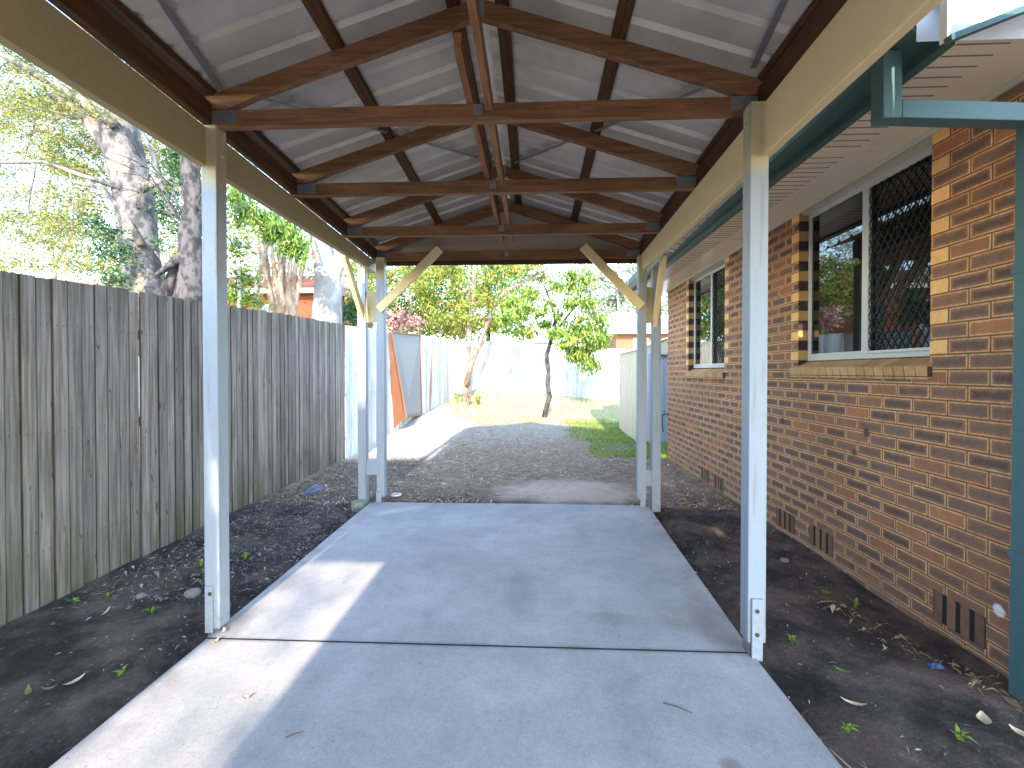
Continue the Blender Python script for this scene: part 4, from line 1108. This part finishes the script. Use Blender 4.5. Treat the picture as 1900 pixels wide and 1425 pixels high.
M['mulch'] = leafmat('mulch_bits', [(0, (0.12, 0.07, 0.045)), (.4, (0.27, 0.175, 0.115)), (.85, (0.40, 0.28, 0.19)), (1, (0.62, 0.48, 0.36))], 0.05)
tag(litter(20000, yard, 3, .012, .075, (.06, .08, .1, .16)).build('mulch', M['mulch']), 'twiggy mulch and dead leaves covering the shaded yard beyond the slab', 'leaf litter', kind='stuff')
def wallpile(rs):
    t = rs.random(); x = 1.86 + .30 * t + rs.gauss(0, .06); y = 3.15 - 1.0 * t + rs.gauss(0, .06)
    return (x, y) if x < 2.26 else None
pb = litter(120, wallpile, 4, .02, .065)
tag(pb.build('leaf_pile', leafmat('pile_leaves', [(0, (0.08, 0.05, 0.03)), (.45, (0.22, 0.15, 0.08)), (.8, (0.36, 0.27, 0.15)), (1, (0.16, 0.19, 0.07))], .15)), 'scattered tan and green leaves heaped along the foot of the brick wall', 'leaf litter', kind='stuff')

def curl_leaf(x, y, z, ln, wd, a, mat, label, group, lift=.02):
    ln *= .75; wd *= .8
    b = MB(); n = 5
    d = Vector((math.cos(a), math.sin(a), 0)); s_ = Vector((-math.sin(a), math.cos(a), 0))
    vs = []
    for i in range(n + 1):
        t = i / n; w = wd * math.sin(math.pi * min(max(t, .04), .96)) ; h = lift * (4 * (t - .5) ** 2)
        c = Vector((x, y, z)) + d * ln * (t - .5) + Vector((0, 0, h + .002))
        vs += [c - s_ * w / 2 + Vector((0, 0, w * .3)), c, c + s_ * w / 2 + Vector((0, 0, w * .3))]
    fs = []
    for i in range(n): fs += [(3 * i, 3 * i + 1, 3 * i + 4, 3 * i + 3), (3 * i + 1, 3 * i + 2, 3 * i + 5, 3 * i + 4)]
    return tag(b.add(vs, fs).build('fallen_leaf', mat, smooth=True), label, 'leaf', group)
LG = 'single fallen leaves'
dl = [(-1.27, 1.99, 0, .05, .03, .4, M['dry'], 'curled brown leaf on the sunlit strip of concrete in the foreground'),
      (-1.70, 2.40, 0, .055, .03, 1.2, M['dry'], 'small reddish leaf on the sunlit slab beside the near left post'),
      (-1.72, 2.50, 0, .05, .03, 2.2, M['dry'], 'brown leaf against the foot of the near left post'),
      (-1.30, 3.12, 0, .03, .02, .2, M['dry'], 'tiny brown leaf near the far end of the sunlit patch'),
      (1.52, 2.35, -.03, .10, .03, 2.6, M['leaf_green'], 'green leaf lying on dark soil right of the near right post'),
      (1.42, 2.12, -.03, .13, .03, 2.7, M['dry'], 'long pale dry leaf on the dark soil right of the near right post'),
      (1.90, 2.04, -.03, .12, .06, 1.0, M['dry'], 'large curled tan leaf near the wall at the lower right'),
      (1.98, 1.97, -.03, .10, .05, 2.0, M['dry'], 'curled brown leaf beside the largest tan leaf at the lower right'),
      (2.05, 1.88, -.03, .12, .05, .5, M['dry'], 'tan leaf lying nearest the green downpipe'),
      (-2.62, 2.72, -.03, .14, .018, 1.9, M['dry'], 'pale forked twig like leaf on the soil left of the near left post'),
      (-2.25, 2.05, -.03, .08, .025, .5, M['leaf_fine'], 'yellowish leaf cluster piece on the soil in the left foreground'),
      (-2.18, 2.10, -.03, .12, .035, 1.3, M['dry'], 'tan leaf beside the yellowish leaf in the left foreground'),
      (-2.32, 2.02, -.03, .12, .03, 2.4, M['leaf_fine'], 'narrow yellow leaf in the left foreground litter')]
for a in dl: curl_leaf(*a, LG)
# a few twigs on the concrete
for i, (x, y, l, a, lb) in enumerate(((.62, 2.02, .12, -.5, 'thin dark twig on the concrete in the right foreground'), (-.95, 1.80, .07, .5, 'short dark twig on the concrete in the left foreground'), (1.18, 1.72, .28, 1.75, 'long pale twig along the right slab edge'))):
    d = Vector((math.cos(a), math.sin(a), 0)) * l / 2; c = Vector((x, y, .004 if x < 1.14 else -.02))
    tag(MB().tube([c - d, c + Vector((.004, .003, .003)), c + d], [.0025, .003, .0012], 5).build('twig', M['litter'] if i < 2 else M['dry']), lb, 'twig', 'twigs')
# bits of rubbish
o = MB().tube([(-1.62 + .05 * math.cos(t * .52), 5.42 + .05 * math.sin(t * .52), .0) for t in range(13)], .013, 8).build('pipe_ring', M['white'], smooth=True)
tag(o, 'white plastic ring on the mulch beside the far left post', 'ring')
o = MB().tube([(-1.92, 5.02, -.06), (-1.92, 5.02, .03)], [.085, .075], 16).build('footing_cap', paint('mossy_pipe', (0.28, 0.30, 0.24), .7))
tag(o, 'short round greenish footing at the base of the outer far left post', 'footing')
def crumple(name, cx, cy, rx, ry, h, mat, label, seed):
    rs = random.Random(seed); b = MB(); n = 9; vs = []
    for j in range(n):
        for i in range(n):
            u, v = i / (n - 1) * 2 - 1, j / (n - 1) * 2 - 1
            x, y = cx + u * rx, cy + v * ry
            vs.append((x + rs.gauss(0, rx * .08), y + rs.gauss(0, ry * .08), zt(x, y) + .012 + max(0, (1 - u * u) * (1 - v * v)) * h * rs.uniform(.5, 1.2)))
    b.add(vs, [(j * n + i, j * n + i + 1, (j + 1) * n + i + 1, (j + 1) * n + i) for j in range(n - 1) for i in range(n - 1)])
    return tag(b.build(name, mat), label, 'plastic scrap')
crumple('plastic_bag', -2.75, 5.7, .10, .2, .06, paint('pale_blue_plastic', (0.11, 0.125, 0.17), .5), 'crumpled pale blue plastic bag on the litter near the left fence', 1)
crumple('wrapper', 2.02, 2.42, .035, .02, .015, paint('blue_wrapper_plastic', (0.05, 0.12, 0.30), .35), 'small blue wrapper at the foot of the brick wall', 2)
# stones
for i, (x, y, r, lb) in enumerate(((-2.28, 3.0, .05, 'grey stone half buried in the soil left of the near left post'), (1.98, 3.75, .035, 'small pale stone by the wall vent'), (-2.6, 2.95, .03, 'small brown clod near the left fence'))):
    bm = bmesh.new(); bmesh.ops.create_icosphere(bm, subdivisions=2, radius=r)
    for v in bm.verts: v.co *= 1 + .25 * noise.noise(v.co * 18 + Vector((i, 0, 0))); v.co.z *= .6
    me = bpy.data.meshes.new('stone'); bm.to_mesh(me); bm.free(); me.materials.append(paint('stone_%d' % i, (0.22, 0.2, 0.19), .9))
    o = bpy.data.objects.new('stone', me); COL.objects.link(o); o.location = (x, y, zt(x, y) + r * .2); tag(o, lb, 'stone', 'stones')

# ------------------------------------------------------------------ sun blockers added behind the camera, out of view
pr_ = empty('sun_blocker_porch', (.7, -3.5, 0), 'flat roofed porch with cream posts, added out of view to shade the slab', 'porch')
MB().box(-1.29, 2.7, -4.8, YN - .02, 2.62, 2.74).build('roof', M['cream'], pr_)  # added roof, keeps sun off the slab right of the lit patch
MB().box(1.585, 2.9, -3.1, 1.52, 2.87, 2.95).build('roof', M['cream'], pr_)  # added roof, shades the soil strip beside the house
for x, y in ((-1.20, -4.7), (2.6, -4.7)): MB().box(x - .045, x + .045, y - .045, y + .045, -.05, 2.62).build('post', M['post'], pr_)
MB().box(1.515, 2.9, -2.317, -2.303, 2.60, 2.955).build('fascia', M['cream'], pr_)  # added board, stops sun leaking in beside the carport
tree('leaf_shadow_tree', 'tree behind the camera, added out of view to drop leaf shadows on the slab', 'tree', M['bark_pale'], M['leaf_green'],
     [([Vector((-3.4, -12, -.05)), Vector((-3.3, -12, 3.5)), Vector((-2.9, -12, 6.0)), Vector((-2.2, -12, 6.9)), Vector((-1.75, -12, 6.8))], [.16, .13, .09, .04, .015])],
     [(Vector(c), r) for c, r in (((-1.72, -12, 6.83), (.30, .3, .13)), ((-1.86, -12, 6.66), (.22, .3, .10)), ((-1.70, -12, 6.36), (.26, .3, .10)), ((-1.62, -12.1, 6.22), (.25, .3, .08)), ((-3.2, -12, 7.6), (1.2, 1.2, .8)), ((-4.2, -12, 6.6), (1.0, 1.0, .8)))], 2600, .12, .3, 2.4, seed=60)  # added clumps, set to blotch the sun patch with leaf shadow
cf = empty('sun_blocker_hedge', (-3.3, -9.3, 0), 'tall hedge block behind the camera, added out of view to shade the left soil', 'hedge')
MB().box(-4.6, -2.10, -9.6, -9.1, -.05, 7.55).build('core', M['leaf_dark'], cf)  # added block, keeps sun off the soil along the left fence
hb_ = MB()
for i in range(5000):
    p = Vector((random.uniform(-4.65, -2.08), random.choice((-9.62, -9.08)) + random.uniform(-.05, .05), random.uniform(0, 7.65)))
    a = Vector((random.gauss(0, 1), random.gauss(0, 1), random.gauss(0, 1))).normalized() * .1; b_ = Vector((random.gauss(0, 1), random.gauss(0, 1), random.gauss(0, 1))).normalized() * .04
    hb_.add([p, p + a + b_, p + a * 1.6, p + a - b_], [(0, 1, 2, 3)])
hb_.build('foliage', M['leaf_dark'], cf)

# ------------------------------------------------------------------ light
LX, LY = -0.06, 2.2
sd = bpy.data.lights.new('sun', 'SUN'); sd.energy = SUN if 'SUN' in globals() else 11.0; sd.angle = R(0.5); sd.color = (1.0, 0.90, 0.74)
so = bpy.data.objects.new('sun', sd); COL.objects.link(so); so.location = (0, -20, 12)
so.rotation_euler = Vector((-LX, LY, -1)).to_track_quat('-Z', 'Y').to_euler()
w = bpy.data.worlds.new('World'); scene.world = w; w.use_nodes = True
nt = w.node_tree; bg = nt.nodes['Background']
sk = nt.nodes.new('ShaderNodeTexSky'); sk.sky_type = 'NISHITA'; sk.sun_disc = False
sk.sun_elevation = math.atan(1 / math.hypot(LX, LY)); sk.sun_rotation = math.atan2(LX, -LY)
sk.air_density = 1.0; sk.dust_density = 0.2; sk.ozone_density = 1.8
nt.links.new(sk.outputs[0], bg.inputs[0]); bg.inputs[1].default_value = 1.45

scene.view_settings.view_transform = 'Standard'
scene.view_settings.look = 'None'
scene.view_settings.exposure = 0
scene.view_settings.gamma = 1
scene.cycles.max_bounces = 8
scene.cycles.diffuse_bounces = 5
scene.cycles.use_denoising = True
